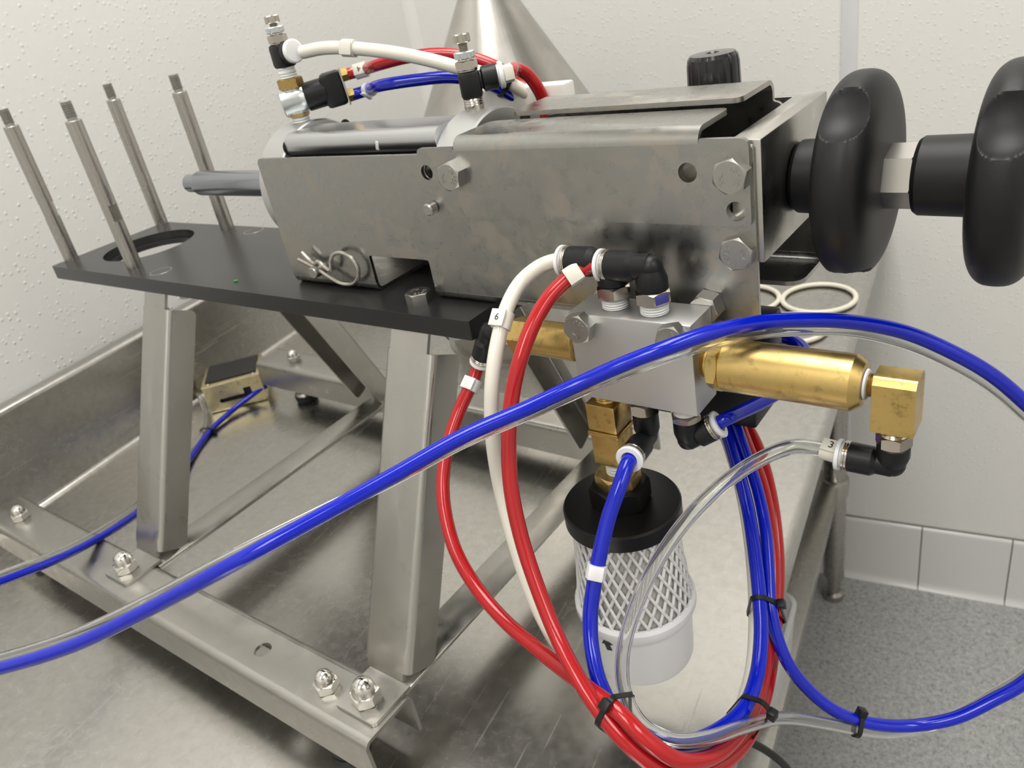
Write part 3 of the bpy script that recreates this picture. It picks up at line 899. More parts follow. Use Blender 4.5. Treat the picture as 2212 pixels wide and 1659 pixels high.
# ================================================================== VALVE MANIFOLD
YM = -21.0
man = thing('valve_manifold', (630, YM, -30.5), 'grey aluminium valve block with brass valves and black elbow fittings, bolted to the housing side', 'valve manifold')
g = G().bx(596.5, 663.5, -33, -9.5, -30.5, 18.5, 1.0)
part('block', g, 'alu', man)
for bx_, sp in ((604.5, False), (655.5, True)):
    hexbolt(man, (bx_, -33, 12.2), (0, -1, 0), 6.0, 14.4, phase=.25, rot=1.4 if not sp else .4)
    g = G().hex((bx_ + (3 if sp else 0), -9.5, 14.5), (0, 1, 0), 9.5, 14.4, phase=.2)
    part('standoff_nut', g, 'nut', man)
elbow(man, (617.5, -20, 18.5), (0, 0, 1), (-1, 0, -.04), alen=27, body=11.2, r=7.7, af=16, len_thread=5.6, hexh=6.4)
e2 = elbow(man, (640, -22, 18.5), (0, 0, 1), (-1, 0, -.04), alen=25.5, body=11.2, r=7.7, af=16, len_thread=5.6, hexh=6.4)
# blue paint mark on the second hex nut
g = G().box((640 + 8.06 * math.cos(-.547), -22 + 8.06 * math.sin(-.547), 27.3), (.3, 7.2, 4.6), .1, Matrix.Rotation(-.547, 3, 'Z'))
part('paint_mark', g, 'blue_ink', man)
# left brass check valve and its elbow
g = G().lathe((596.5, YM, -5.5), (-1, 0, 0), [(0, 6), (2.5, 6), (2.5, 8.4), (4, 10), (33, 10), (34.5, 10.0), (36.5, 8.8)], 40)
g.hex((563.5, YM, -5.5), (-1, 0, 0), 12.5, 19.2, phase=.2, c=.8)
cvl = part('check_valve', g, 'brass', man)
part('thread', G().lathe((551.5, YM, -5.5), (-1, 0, 0), [(0, 5.4), (.8, 5), (1.6, 5.4), (2.4, 5), (3.2, 5.4), (4, 5), (5, 5.4), (9, 5.4)], 24), 'nickel', cvl, angle=20)
elbow(man, (549, YM, -5.5), (-1, 0, 0), (-.42, -.05, -.91), taped=False, len_thread=4, hexh=3, body=11, alen=22, af=12.5, r=6.8)
# right brass valve
g = G().lathe((663.5, YM, -6.0), (1, 0, 0), [(0, 6.5), (1.4, 7.6), (1.8, 6.8), (2.2, 7.6), (4.6, 7.6), (4.7, 8), (5, 8.6)], 36)
g.hex((668.3, YM, -6), (1, 0, 0), 6.0, 23.5, phase=.27, c=.8)
g.lathe((674, YM, -6.0), (1, 0, 0), [(0, 11.6), (.8, 12.6), (58.5, 12.6), (62.5, 9.6), (62.5, 6.5)], 56)
cvr = part('check_valve', g, 'brass_new', man, label='long brass valve body on the right of the block')
part('thread', G().lathe((736, YM, -6), (1, 0, 0), [(0, 6.4), (1.6, 6.6), (1.8, 5.4), (2.4, 5.0), (3.0, 5.4), (3.6, 5), (4.2, 5.4), (4.8, 5.), (6, 5.4)], 28), 'brass', cvr, angle=20)
part('thread_tape', G().lathe((736.3, YM, -6), (1, 0, 0), [(0, 6.0), (.5, 6.9), (1.3, 6.6), (1.8, 5.5)], 28), 'tape', cvr)
prof = poly_round([(-8, -18.5, 0), (8, -18.5, 0), (8, 4.5, 0), (5.5, 7.5, 2), (-5.5, 7.5, 2), (-8, 4.5, 0)], 3)
g = G().prism(prof, (741, YM, -6), (0, 1, 0), (0, 0, 1), 17)
el = part('brass_elbow', g, 'brass_new', man, bev=.6)
elbow(man, (749, YM, -24.5), (0, 0, -1), (-1, -.02, .03), taped=False, len_thread=3.6, hexh=6, af=13, body=11, alen=21, r=6.9)
# fittings underneath
AX = 605.0
g = G().lathe((AX, YM, -30.5), (0, 0, -1), [(0, 6.6), (.6, 6.0), (1.4, 6.6), (2.2, 6.), (3, 6.6), (3.8, 6), (4.6, 6.6), (5.4, 6), (7, 6.6)], 28)
g.bx(AX - 9, AX + 9, YM - 9, YM + 9, -54, -37, 1.0).bx(AX - 9.5, AX + 9.5, YM - 9.5, YM + 9.5, -57, -54.2, .6).bx(AX - 8.6, AX + 8.6, YM - 8.6, YM + 8.6, -77, -56.8, 1.2)
ad = part('brass_adaptor', g, 'brass', man)
elbow(man, (627.5, YM, -30.5), (0, 0, -1), (.12, -.97, .09), taped=False, len_thread=4, hexh=6.5, body=15.5, alen=25, r=6.9)
elbow(man, (651, YM, -30.5), (0, 0, -1), (.80, .33, .50), taped=True, len_thread=7, hexh=3.5, body=13, alen=16, r=6.9)

# ================================================================== EXHAUST MUFFLER
muf = thing('exhaust_muffler', (AX, YM, -226), 'hanging exhaust muffler with black cap, white lattice cage and frosted cup', 'muffler')
part('thread', G().lathe((AX, YM, -86), (0, 0, 1), [(0, 5.6), (1, 6.2), (2, 5.7), (3, 6.2), (4, 5.7), (5, 6.2), (6, 5.7), (7, 6.2), (9.5, 5.8)], 28), 'tape', muf, angle=20)
part('brass_nut', G().hex((AX, YM, -93), (0, 0, 1), 8, 23, phase=.1, c=1.), 'brass', muf)
g = G().hex((AX, YM, -106), (0, 0, 1), 13.5, 31, phase=.15, c=.8)
g.lathe((AX, YM, -117), (0, 0, 1), [(0, 33.2), (.8, 34.4), (9.6, 34.4), (11, 33.4), (11.2, 15)], 72)
part('cap', g, 'black_cap', muf, angle=30)
part('filter_core', G().lathe((AX, YM, -178.5), (0, 0, 1), [(0, 33.4), (16, 31.0), (62.5, 28.2)], 48), 'filter_core', muf)
z0, z1 = -178, -116.5
def rad(z): q = (z1 - z) / (z1 - z0); return 29.6 + 3.6 * q + 1.8 * q ** 3
g = G(); NS = 30
for sgn in (1, -1):
    for k in range(NS):
        pts = []
        for i in range(15):
            q = i / 14; z = z1 + (z0 - z1) * q; a = 2 * PI * k / NS + sgn * q * .88
            r_ = rad(z) + (.25 if sgn > 0 else -.25); pts.append(Vector((AX + r_ * math.cos(a), YM + r_ * math.sin(a), z)))
        g.tube(pts, 1.0, 6)
part('lattice_cage', g, 'white_plastic', muf, kind='stuff')
g = G().lathe((AX, YM, -225), (0, 0, 1), [(0, 30.5), (1.2, 32.4), (4, 33.2), (39, 34.2), (40, 36.6), (43, 37.6), (47, 37.4), (49, 36.2), (49, 34.4), (40, 33), (6, 31.5), (4, 29)], 64)
cup = part('cup', g, 'frost', muf, label='frosted plastic cup with a black arrow')
AMDEG, AMZ = 267., -191.5
g = G()
aw = [(-1.9, -4), (1.9, -4), (1.9, .6), (4.2, .6), (0, 5.4), (-4.2, .6), (-1.9, .6)]
def on_cup(a, h, z, lean): return None
am = math.radians(AMDEG)
def wrap(p):
    lx = p[0] * math.cos(.25) - p[1] * math.sin(.25); lz = p[0] * math.sin(.25) + p[1] * math.cos(.25)
    rr_ = 34.15; a = am + lx / rr_
    return lx, lz, a, rr_
vs = []
for off in (0., .25):
    for p in aw:
        lx, lz, a, rr_ = wrap(p); vs.append((AX + (rr_ + off) * math.cos(a), YM + (rr_ + off) * math.sin(a), AMZ + lz))
k = len(aw); tri = tessellate_polygon([[Vector((p[0], p[1], 0)) for p in aw]])
g.add(vs, [tuple(t_) for t_ in tri] + [tuple(i + k for i in t_[::-1]) for t_ in tri] + [(i, (i + 1) % k, (i + 1) % k + k, i + k) for i in range(k)])
vs = []
for off in (0., .25):
    for (h, z) in ((-5, AMZ + 6.1), (5, AMZ + 6.9), (5, AMZ + 7.3), (-5, AMZ + 6.5)):
        a = am + h / 34.2; vs.append((AX + (34.2 + off) * math.cos(a), YM + (34.2 + off) * math.sin(a), z))
g.add(vs, [(0, 1, 2, 3), (7, 6, 5, 4), (0, 4, 5, 1), (1, 5, 6, 2), (2, 6, 7, 3), (3, 7, 4, 0)])
part('arrow_mark', g, 'ink', cup)
part('drain_plug', G().cyl((AX - 4, YM - 12, -231), (0, 0, 1), 6.6, 8, 20), 'black_cap', cup)

# ================================================================== FLOW CONTROLS AND SWITCH ON TOP
def flow_control(x, z0, arm, label, base_m, short, alen):
    t = thing('flow_control_valve', (x, YC, z0), label, 'valve', 'flow control valves on the cylinder')
    z = z0
    part('thread', G().lathe((x, YC, z), (0, 0, 1), [(-3.5, 5.6), (.7, 6.), (1.4, 5.6), (2.1, 6.), (2.8, 5.6), (3.5, 6.), (4.5, 5.6)], 24), base_m, t, angle=20)
    z += 4
    arm = Vector(arm).normalized()
    g = G().box((x, YC, z + 8), (12.8, 12.8, 16), 2.6, Matrix.Rotation(math.atan2(arm.y, arm.x), 3, 'Z'))
    o = Vector((x, YC, z + 9.5))
    g.lathe(o, arm, [(4, 5.2), (7, 5.2), (8, 7.2), (alen - .5, 7.4), (alen, 6.6)], 28)
    part('body', g, 'black', t)
    part('collar', G().lathe(o + arm * alen, arm, [(0, 6), (1, 6.2), (1.2, 7.7), (3.2, 7.7), (4, 6.8), (4, 4.2)], 28), 'white_plastic', t)
    z += 16
    part('hex_nut', G().lathe((x, YC, z - .2), (0, 0, 1), [(0, 6), (.6, 6)], 24).hex((x, YC, z + .4), (0, 0, 1), 5.2, 11.6, phase=.4, c=.8).lathe((x, YC, z + 5), (0, 0, 1), [(0, 4.6), (1.6, 4.4)], 24), 'nickel', t)
    z += 6.6
    def knurl(zb, r, h):
        n = 72; vs = []; fs = []
        for zz_, k in ((0, .9), (.5, 1), (h - .5, 1), (h, .9)):
            for i in range(n):
                a = 2 * PI * i / n; r_ = r * k * (1 - (.05 if i % 2 else 0)); vs.append((x + r_ * math.cos(a), YC + r_ * math.sin(a), zb + zz_))
        for j in range(3):
            for i in range(n): fs.append((j * n + i, j * n + (i + 1) % n, (j + 1) * n + (i + 1) % n, (j + 1) * n + i))
        fs.append(tuple(range(n - 1, -1, -1))); fs.append(tuple(3 * n + i for i in range(n)))
        return G().add(vs, fs)
    part('lock_ring', knurl(z, 6.3, 4), 'zinc', t, angle=15)
    z += 4
    pr = [(0, 2.6)]; q = .3
    while q < short: pr += [(q, 2.4), (q + .4, 2.9)]; q += .8
    part('needle_stem', G().lathe((x, YC, z), (0, 0, 1), pr + [(q + .3, 2.5)], 20), 'bolt', t, angle=20)
    z += short
    part('adjusting_knob', knurl(z, 5.0, 4.8), 'nickel', t, angle=15)
    return o + arm * (alen + 3)
ZH = ZCY + 44.5
flow_control(334, 136.5, (.97, -.10, .03), 'flow control valve above the brass nut, far left, holding the white hose', 'tape', 2.2, 12)
p2 = flow_control(494.5, ZH + 2, (.76, .65, .02), 'flow control valve on the right cylinder head, holding a red hose', 'nickel', 4.6, 16.5)
# switch on the left head: banjo, black body, metal face plate
sw = thing('pressure_switch', (334, YC, ZH - 1), 'black pressure switch on a zinc banjo above the left cylinder head', 'switch')
part('thread', G().lathe((334, YC, ZH - 1), (0, 0, 1), [(0, 5.9), (.8, 6.3), (1.6, 5.8), (2.4, 6.3), (3.2, 5.8), (4, 6.3), (5, 5.9)], 24), 'tape', sw, angle=20)
part('brass_washer', G().cyl((334, YC, ZH + 3.5), (0, 0, 1), 2.2, 7.2), 'brass', sw)
sdir = Vector((.68, .73, .08)).normalized()
g = G().lathe(Vector((334, YC, ZH + 14)) - sdir * 9.5, sdir, [(0, 9.0), (.7, 9.7), (13, 9.7), (16, 9.4), (18.5, 8)], 40)
g.cyl((334, YC, ZH + 5.5), (0, 0, 1), 17, 7.5)
part('banjo', g, 'zinc', sw)
part('brass_nut', G().hex((334, YC, ZH + 22.5), (0, 0, 1), 7, 15.5, phase=.3, c=.8), 'brass', sw)
part('upper_thread', G().lathe((334, YC, ZH + 29), (0, 0, 1), [(0, 6), (.8, 6.4), (1.6, 5.9), (2.4, 6.4), (3.2, 5.9), (4, 6.4), (5.2, 6)], 24), 'tape', sw, angle=20)
s0 = Vector((334, YC, ZH + 14)) + sdir * 7.5
g = G().lathe(s0, sdir, [(0, 9.0), (.6, 9.7), (15, 9.7), (15.5, 9)], 36)
dd, u, w = frame(sdir)
g.add([], [])
bm_rot = Matrix((dd, u, w)).transposed()
g.box(s0 + sdir * 20.5, (15, 18, 23), 2.6, bm_rot)
body = part('switch_body', g, 'black', sw)
g = G().box(s0 + sdir * 28.5, (1.2, 18, 25), .4, bm_rot)
fp = part('face_plate', g, 'steel', sw)
for sw_ in (7.0, -7.0):
    g = G().hex(s0 + sdir * 28.5 + w * sw_, sdir, 5, 8.5, c=.5).cyl(s0 + sdir * 33.5 + w * sw_, sdir, 4.5, 3.4)
    part('brass_port', g, 'brass_new', fp)

# ================================================================== HOSES
HOSES = {
    'white_manifold': [[592.0, -20.0, 40.7], [584.0, -20.5, 40.2], [576.8, -23.2, 37.9], [569.7, -31.6, 32.4], [568.2, -44.6, 24.1], [568.8, -58.3, 10.2], [569.1, -69.3, -8.2], [568.4, -76.1, -32.3], [569.4, -80.6, -61.6], [579.7, -90.3, -88.6], [594.6, -100.9, -116.2], [610.7, -107.8, -137.7], [629.3, -115.6, -152.8], [649.1, -120.8, -163.6], [665.8, -118.8, -170.9], [679.4, -109.1, -178.4], [688.4, -89.2, -186.7], [689.7, -61.6, -191.8], [685.5, -34.9, -189.1], [677.7, -9.2, -178.9], [666.5, 17.2, -159.0], [652.1, 42.5, -136.8], [637.3, 62.6, -119.4], [620.8, 80.0, -101.7], [606.5, 95.3, -81.0]],
    'red_manifold': [[616.0, -22.0, 40.8], [608.5, -23.0, 40.3], [600.2, -27.4, 37.0], [593.1, -39.6, 30.4], [589.4, -52.8, 20.4], [587.4, -65.2, 7.1], [585.2, -74.8, -10.4], [585.8, -84.2, -29.1], [589.2, -93.8, -51.5], [597.2, -102.8, -74.6], [610.8, -113.2, -95.8], [625.6, -122.8, -113.2], [641.6, -131.7, -124.6], [658.3, -137.5, -136.6], [672.7, -137.8, -148.7], [684.2, -130.9, -164.1], [693.0, -109.1, -182.5], [696.1, -76.1, -199.3], [693.5, -40.9, -205.5], [688.6, -13.8, -199.3], [684.0, 6.9, -185.2], [676.4, 32.1, -165.2], [662.4, 60.1, -141.6], [647.0, 80.5, -123.1], [628.5, 96.0, -107.7], [614.3, 107.9, -90.0]],
    'red_left': [[518.8, -22.7, -28.8], [517.5, -29.0, -36.4], [516.1, -44.9, -48.9], [516.3, -61.2, -64.0], [519.6, -74.7, -79.0], [527.3, -86.1, -92.1], [540.2, -97.1, -107.1], [558.5, -105.3, -120.2], [581.6, -112.3, -129.2], [605.3, -117.9, -132.5], [631.7, -125.0, -132.8], [661.6, -133.6, -130.8], [677.1, -135.3, -139.9], [687.0, -129.8, -153.0], [693.8, -111.7, -169.9], [696.4, -84.3, -183.3], [694.3, -50.6, -190.3], [690.0, -23.8, -185.1], [685.1, -1.2, -170.2], [677.0, 22.5, -153.8], [662.1, 49.6, -132.6], [644.6, 69.2, -114.8], [627.3, 87.1, -97.5], [615.1, 99.3, -81.8]],
    'blue_front': [[630.4, -43.0, -55.0], [631.3, -50.0, -54.5], [631.7, -60.0, -60.6], [629.6, -70.2, -72.6], [628.2, -81.0, -88.6], [627.7, -90.6, -103.9], [628.6, -99.4, -117.8], [633.6, -108.9, -129.1], [642.9, -119.0, -138.1], [655.7, -125.8, -146.7], [668.1, -121.7, -158.6], [680.0, -112.4, -166.5], [689.0, -96.7, -172.6], [696.5, -76.1, -173.8], [695.4, -53.9, -172.7], [690.5, -33.6, -165.4], [683.9, -17.0, -156.8], [674.7, 2.0, -143.8], [662.7, 23.6, -127.8], [649.3, 42.9, -115.5], [635.6, 60.7, -102.8], [618.9, 77.6, -83.3]],
    'blue_long': [[633.6, 72.9, -93.4], [649.1, 55.3, -110.2], [662.5, 39.3, -124.3], [673.4, 21.7, -137.5], [681.2, 4.3, -150.9], [687.4, -10.6, -162.8], [693.4, -18.8, -175.7], [700.7, -22.0, -191.6], [712.1, -19.5, -211.0], [723.4, -16.4, -223.0], [734.7, -10.2, -232.4], [748.5, -1.2, -239.1], [762.0, 8.5, -242.1], [780.0, 18.8, -236.9], [796.4, 31.4, -226.2], [808.3, 40.2, -215.5], [827.6, 59.0, -184.5], [831.3, 72.8, -136.9], [814.2, 72.2, -86.0], [789.1, 59.7, -51.0], [774.6, 52.7, -34.2], [759.2, 45.4, -21.2], [740.2, 37.2, -9.1], [720.6, 23.8, 0.5], [703.0, 5.0, 8.5], [689.4, -16.8, 15.7], [676.8, -38.4, 19.8], [662.8, -55.8, 18.8], [644.8, -66.6, 12.9], [626.1, -77.8, 5.1], [610.1, -93.9, -0.2], [590.9, -119.4, -4.3], [572.6, -148.8, -10.8], [555.0, -177.4, -16.9], [530.8, -209.3, -26.1], [477.9, -234.8, -54.6], [430.5, -257.6, -77.8], [377.1, -280.6, -97.7], [302.6, -304.1, -124.4], [203.3, -318.4, -149.8], [140.6, -304.2, -158.4], [129.6, -263.2, -171.8], [123.6, -216.3, -190.0], [111.3, -159.1, -210.0], [64.5, -80.3, -240.0], [11.8, -23.5, -262.0], [-46.7, 43.4, -279.0], [-80.7, 95.7, -279.0], [-92.0, 140.4, -276.0], [-88.7, 175.2, -270.0], [-79.1, 194.8, -264.0]],
    'clear_long': [[729.0, -21.3, -44.6], [717.0, -21.8, -43.2], [707.7, -30.1, -39.4], [696.0, -39.7, -43.0], [683.3, -53.5, -51.3], [670.5, -68.8, -65.8], [660.6, -84.0, -84.0], [654.6, -98.1, -103.2], [652.6, -110.6, -123.1], [656.0, -117.8, -137.8], [667.6, -124.9, -145.3], [681.1, -122.1, -151.8], [692.6, -107.7, -160.5], [701.7, -88.1, -169.5], [708.7, -54.3, -196.6], [722.5, -28.4, -221.8], [735.6, -13.4, -236.1], [750.8, 3.0, -248.9], [763.0, 15.1, -251.0], [780.5, 28.5, -245.0], [796.0, 41.4, -233.0], [807.7, 50.3, -221.8], [825.9, 68.4, -190.5], [829.7, 81.4, -144.2], [813.0, 79.3, -93.7], [789.3, 65.4, -60.3], [773.9, 58.3, -42.7], [758.4, 49.8, -28.8], [739.6, 41.8, -16.8], [719.5, 28.5, -6.4], [702.4, 10.1, 1.5], [688.4, -11.9, 8.8], [675.5, -33.8, 13.1], [660.2, -51.9, 12.5], [642.0, -62.8, 6.7], [622.9, -74.2, -0.8], [606.6, -90.4, -5.9], [586.9, -116.2, -9.8], [568.0, -145.7, -15.6], [549.6, -173.7, -20.0], [524.6, -205.4, -27.8], [470.9, -231.0, -55.6], [423.0, -254.0, -78.3], [369.0, -277.4, -98.1], [285.0, -299.2, -129.7], [183.8, -311.2, -158.1], [119.1, -296.1, -167.3], [109.5, -258.0, -175.9], [116.0, -212.6, -189.0], [105.0, -155.0, -208.0], [53.0, -75.2, -239.0], [-4.8, -19.1, -262.0], [-61.4, 45.2, -279.0], [-85.4, 88.3, -279.0], [-113.8, 115.6, -278.0], [-142.6, 132.9, -272.0], [-165.9, 143.2, -266.0]],
    'white_upper': [[353.7, 49.4, 148.7], [371.9, 53.5, 149.0], [392.0, 57.2, 146.5], [423.1, 64.5, 139.5], [447.2, 71.1, 131.7], [464.1, 76.6, 124.8], [479.2, 88.5, 116.5], [490.7, 99.9, 105.6], [499.3, 107.8, 93.2], [503.4, 108.4, 78.1]],
    'red_sensor': [[361.0, 77.4, 128.2], [370.0, 86.0, 129.0], [395.4, 77.2, 132.2], [414.2, 85.5, 133.5], [434.1, 95.9, 132.1], [454.5, 103.7, 126.3], [470.2, 108.6, 118.0], [482.5, 112.3, 107.9], [492.2, 115.3, 95.7], [498.1, 113.3, 81.0]],
    'blue_sensor': [[361.0, 77.4, 114.2], [369.0, 82.5, 115.2], [406.0, 66.4, 120.5], [427.3, 75.7, 120.1], [448.2, 86.5, 118.1], [465.7, 94.8, 112.4], [477.4, 100.1, 105.3], [487.0, 105.0, 96.0], [493.7, 107.5, 82.6]],
    'red_upper': [[506.0, 59.0, 120.2], [512.0, 64.0, 120.4], [506.6, 79.0, 120.2], [508.7, 86.5, 115.6], [511.2, 91.5, 106.7], [512.0, 94.9, 97.5], [512.2, 95.3, 84.9]],
    'blue_back': [[664.0, -15.6, -45.2], [669.0, -13.5, -42.0], [672.0, -1.6, -44.1], [677.8, 21.7, -48.1], [682.0, 47.0, -51.3], [681.9, 72.9, -52.8], [671.9, 89.7, -50.5], [656.7, 95.2, -49.3], [640.5, 92.2, -50.5], [625.4, 84.4, -55.8], [618.7, 76.7, -69.3]],
    'cord': [[614.3, 48.8, -373.9], [622.8, 57.9, -393.0], [635.5, 68.4, -404.7], [647.8, 79.9, -425.0], [657.1, 90.1, -450.1], [662.9, 100.4, -490.0], [661.0, 116.3, -572.7]],
}
CLIPS = {
    'c6': [[568.329, -50.564, 18.836], [0.039, -0.714, -0.699], [0.611, -0.536, 0.583]],
    'cr': [[600.205, -27.365, 36.963], [-0.661, -0.64, -0.391], [0.534, -0.768, 0.354]],
    'cl': [[517.251, -31.209, -38.372], [-0.092, -0.765, -0.637], [0.641, -0.535, 0.55]],
    'cb': [[627.739, -86.679, -97.598], [-0.026, -0.523, -0.852], [0.458, -0.764, 0.455]],
    'cw': [[391.954, 57.191, 146.474], [0.965, 0.202, -0.169], [0.232, -0.955, 0.182]],
    'cbs': [[376.555, 80.251, 116.381], [0.889, -0.433, 0.147], [-0.418, -0.9, -0.122]],
    'c4': [[368.115, 85.249, 128.802], [0.859, 0.504, 0.085], [0.5, -0.864, 0.06]],
    'c3': [[722.812, -21.091, -44.037], [-0.995, 0.032, 0.091], [0.029, -0.804, 0.593]],
    'cu': [[511.467, 62.905, 120.383], [0.584, 0.811, 0.019], [0.803, -0.582, 0.127]],
}
TIES = {
    'bundle': {'c': [684.0, -7.2, -171.6], 't': [-0.357, 0.813, 0.459], 'n': [0.16, -0.431, 0.888], 'pos': [[685.7, -21.1, -159.2], [688.3, -12.3, -164.8], [676.0, -4.7, -176.1], [684.0, 6.9, -185.2], [686.1, -4.9, -172.8]]},
    'bottom_left': {'c': [655.8, -127.6, -143.1], 't': [0.956, -0.204, -0.21], 'n': [0.095, -0.462, 0.882], 'pos': [[661.6, -133.6, -130.8], [657.0, -137.2, -135.6], [645.8, -120.4, -162.0], [654.6, -125.6, -145.9], [660.1, -121.3, -141.4]]},
    'bottom_right': {'c': [695.9, -70.5, -185.8], 't': [0.198, 0.98, -0.001], 'n': [0.412, -0.083, 0.907], 'pos': [[696.2, -77.9, -173.8], [702.4, -85.5, -171.2], [689.9, -66.2, -191.5], [695.1, -55.3, -204.5], [695.8, -67.5, -188.1]]},
    'right': {'c': [735.7, -11.4, -234.6], 't': [0.755, 0.462, -0.465], 'n': [0.649, -0.431, 0.627], 'pos': [[735.8, -9.5, -233.1], [735.6, -13.4, -236.1]]},
    'upper': {'c': [479.8, 101.6, 109.9], 't': [0.579, 0.599, -0.553], 'n': [0.728, -0.686, 0.018], 'pos': [[485.3, 94.4, 111.4], [476.5, 99.7, 106.0], [477.7, 110.8, 112.4]]},
    'pedal': {'c': [-86.3, 95.9, -279.0], 't': [-0.405, 0.914, 0.035], 'n': [0.741, 0.305, 0.598], 'pos': [[-80.7, 95.7, -279.0], [-92.0, 96.1, -278.9]]},
}
def put_hose(key, m, r, label, group=None, hollow=False):
    pts = spline(HOSES[key], 9); n = 16
    base = Vector(HOSES[key][0])
    g = G()
    if hollow:
        g.tube(pts, r, n, cap=False); k = len(pts) * n
        g.tube(pts, r * .64, n, cap=False)
        for s_ in (0, (len(pts) - 1) * n):
            for i in range(n):
                j = (i + 1) % n; g.f.append((s_ + i, s_ + j, k + s_ + j, k + s_ + i))
    else: g.tube(pts, r, n)
    return solo('air_hose', g, m, base, label, 'hose', group, angle=60)
GH = 'coloured air hoses'
h_wm = put_hose('white_manifold', 'hose_white', 4.0, 'white air hose marked 6, from the left elbow on top of the valve block', GH)
h_rm = put_hose('red_manifold', 'hose_red', 4.0, 'red air hose from the right elbow on top of the valve block', GH)
h_rl = put_hose('red_left', 'hose_red', 4.0, 'red air hose hanging from the elbow left of the brass check valve', GH)
h_bf = put_hose('blue_front', 'hose_blue', 4.0, 'blue air hose with a white clip hanging in front of the muffler', GH)
h_bl = put_hose('blue_long', 'hose_blue', 3.6, 'long blue air hose sweeping across the foreground to the foot pedal', GH)
h_cl = put_hose('clear_long', 'hose_clear', 3.5, 'long clear air hose marked 3, running beside the blue one', GH, hollow=True)
h_wu = put_hose('white_upper', 'hose_white', 4.3, 'cream white air hose above the cylinder, from the far left valve', GH)
h_rs = put_hose('red_sensor', 'hose_red', 4.0, 'red air hose marked 4 leaving the black pressure switch', GH)
h_bs = put_hose('blue_sensor', 'hose_blue', 4.0, 'short blue air hose leaving the black pressure switch', GH)
h_ru = put_hose('red_upper', 'hose_red', 4.0, 'red air hose bending down from the valve on the right cylinder head', GH)
h_bb = put_hose('blue_back', 'hose_blue', 3.6, 'blue air hose looping up behind the long brass valve', GH)
# numbered marker clips
def clip(hs, key, r, L=8, digit=None, m='ivory', dsize=5.2, spin=0., tab=True, dflip=1, wide=1.):
    p, t, n = (Vector(q) for q in CLIPS[key])
    n = Matrix.Rotation(spin, 3, t) @ n
    g = G()
    dd = t; s_ = t.cross(n).normalized()
    # C-shaped band open at the back
    ro, ri = r + 1.2, r + .05; k = 26; vs = []; fs = []
    for e in (-L / 2, L / 2):
        for q in (ro, ri):
            for i in range(k + 1):
                a = math.radians(-135 + 270 * i / k); vs.append(p + t * e + n * (q * math.cos(a)) + s_ * (q * math.sin(a)))
    K = k + 1
    for i in range(k):
        fs += [(i, i + 1, 2 * K + i + 1, 2 * K + i), (K + i, 3 * K + i, 3 * K + i + 1, K + i + 1), (i, K + i, K + i + 1, i + 1), (2 * K + i, 2 * K + i + 1, 3 * K + i + 1, 3 * K + i)]
    for i in (0, k): fs.append((i, 2 * K + i, 3 * K + i, K + i))
    g.add(vs, fs)
    rot = Matrix((s_, t, n)).transposed()
    if tab: g.box(p + n * (ro - .1), (r * 1.9 * wide, L, 1.0), .3, rot)
    c = part('marker_clip', g, m, hs)
    if digit:
        g2 = G(); q = p + n * (ro + .42)
        if dflip == 0: glyph(g2, digit, q, -s_, -t, dsize, .12)
        else: glyph(g2, digit, q, t * dflip, -s_ * dflip, dsize, .12)
        part('printed_digit', g2, 'ink', c)
    return c
clip(h_wm, 'c6', 4.0, 9, '6', dflip=0, spin=.65, wide=1.15)
clip(h_rm, 'cr', 4.0, 8)
clip(h_rl, 'cl', 4.0, 7.5, m='white_plastic', spin=.5)
clip(h_bf, 'cb', 4.0, 7.5, m='white_plastic')
clip(h_wu, 'cw', 4.3, 9)
clip(h_bs, 'cbs', 4.0, 7, m='white_plastic', spin=.7)
clip(h_rs, 'c4', 4.0, 9, '4', dflip=-1, spin=-.3)
clip(h_cl, 'c3', 3.5, 8.5, '3', dflip=-1, spin=.6)
clip(h_ru, 'cu', 4.0, 6)
# cable ties
def cable_tie(key, label, r, pad, headang, tail=0, w=2.6, group='black cable ties on the hoses'):
    d = TIES[key]; c = Vector(d['c']); t = Vector(d['t']).normalized(); n = Vector(d['n']); s_ = t.cross(n).normalized()
    # convex loop around the hoses: support function of circles
    P2 = [((Vector(q) - c).dot(n), (Vector(q) - c).dot(s_)) for q in d['pos']]
    pts = []
    N = 48
    for i in range(N):
        a = 2 * PI * i / N; ca, sa = math.cos(a), math.sin(a)
        best = max(P2, key=lambda q: q[0] * ca + q[1] * sa)
        pts.append((best[0] + (r + pad) * ca, best[1] + (r + pad) * sa))
    # resample evenly
    ptv = [c + n * a + s_ * b for a, b in pts]
    g = G(); vs = []; fs = []
    for i in range(N):
        a = 2 * PI * i / N; nor = n * math.cos(a) + s_ * math.sin(a)
        for e, q in ((-w / 2, 0), (w / 2, 0), (w / 2, .9), (-w / 2, .9)): vs.append(ptv[i] + t * e + nor * q)
    for i in range(N):
        j = (i + 1) % N
        for q in range(4): fs.append((i * 4 + q, i * 4 + (q + 1) % 4, j * 4 + (q + 1) % 4, j * 4 + q))
    g.add(vs, fs)
    o = solo('cable_tie', g, 'black', ptv[0], label, 'cable tie', group)
    i = int(headang / 360 * N) % N; a = 2 * PI * i / N; nor = n * math.cos(a) + s_ * math.sin(a); tg = t.cross(nor)
    g = G().box(ptv[i] + nor * 1.8, (w + 2.2, 5.4, 4.4), .6, Matrix((t, tg, nor)).transposed())
    part('tie_head', g, 'black', o)
    return o
cable_tie('bundle', 'black cable tie round the hose bundle right of the muffler', 4, .2, 78)
cable_tie('bottom_left', 'black cable tie where the two red hoses cross below the muffler', 4, .2, 18)
cable_tie('bottom_right', 'black cable tie at the lower right of the hose loop', 4, .2, 70)
cable_tie('right', 'black cable tie joining blue and clear hose in front of the floor', 3.6, .1, 300)
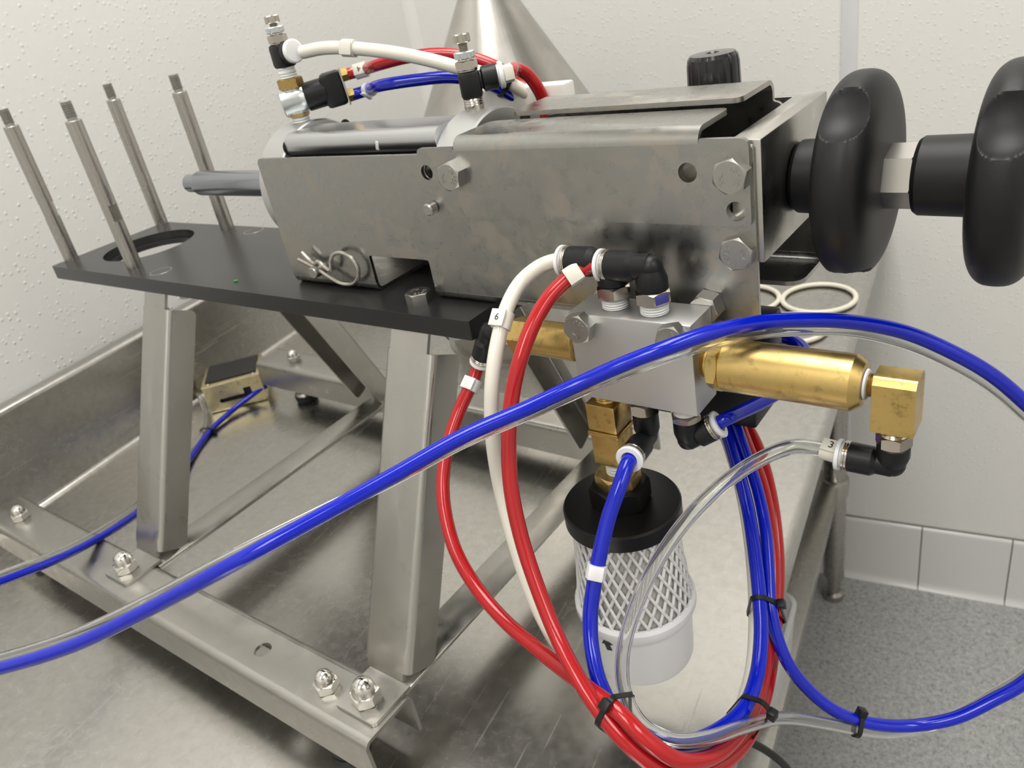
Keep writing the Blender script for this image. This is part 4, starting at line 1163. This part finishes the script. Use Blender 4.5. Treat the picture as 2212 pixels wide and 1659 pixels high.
cable_tie('upper', 'black cable tie on the hoses behind the right flow control valve', 4, .2, 300)
cable_tie('pedal', 'thin black cable tie on the hoses in front of the foot pedal', 3.6, .1, 30, w=2.)

# ================================================================== FOOT PEDAL
ped = thing('foot_pedal', (-128, 182, TABLE), 'yellow-chromated metal foot pedal with black tread, lying by the bench upstand', 'foot pedal')
pu = Vector((.66, .75, 0)).normalized(); pv = Vector((-pu.y, pu.x, 0)); pc = Vector((-128, 182, 0))
prot = Matrix((pu, pv, Vector((0, 0, 1)))).transposed()
def pb(u0, u1, v0, v1, z0, z1, b=.8):
    g = G(); g.box(pc + pu * (u0 + u1) / 2 + pv * (v0 + v1) / 2 + Vector((0, 0, TABLE + (z0 + z1) / 2)), (abs(u1 - u0), abs(v1 - v0), abs(z1 - z0)), b, prot); return g
g = pb(-38, 38, -33, 33, 1, 4)
part('pedal_base', g, 'chromate', ped)
# front cheek with a long slot, side cheeks
g = G().sheet(rr(-38, 38, 4, 38, 2), [poly_round([(-22, 12, 3), (-22, 18, 3), (12, 18, 1), (12, 26, 1), (22, 26, 1), (22, 12, 2)])], pc - pv * 31 + Vector((0, 0, TABLE)), tuple(pu), (0, 0, 1), 2)
g.v += []
g2 = pb(-38, 38, 31, 33, 4, 38); g.add(g2.v, g2.f)
part('pedal_cheek', g, 'chromate', ped)
g = pb(-30, 32, -28, 30, 4, 30); part('pedal_inside', g, 'void', ped)
g = pb(-39, 39, -34, 34, 38, 40.5, 1.2); lid = part('pedal_top', g, 'chromate', ped)
g = pb(-34, 34, -25, 30, 40.3, 43, .8); part('tread', g, 'rubber', lid)
for a, b in ((-30, -29), (30, -29)):
    part('rivet', G().cyl(pc + pu * a + pv * b + Vector((0, 0, TABLE + 40.3)), (0, 0, 1), 1.6, 2.4, 16), 'nut', lid)
part('hinge_bolt', G().hex(pc + pu * 39 + pv * -14 + Vector((0, 0, TABLE + 28)), pu, 5, 10), 'nut', ped)


# ================================================================== POWER CORD BELOW THE BENCH EDGE
cord = spline(HOSES['cord'], 8)
solo('power_cord', G().tube(cord, 3.2, 12), 'cord', HOSES['cord'][0], 'black power cord hanging below the bench edge at the bottom of the photo', 'cord')
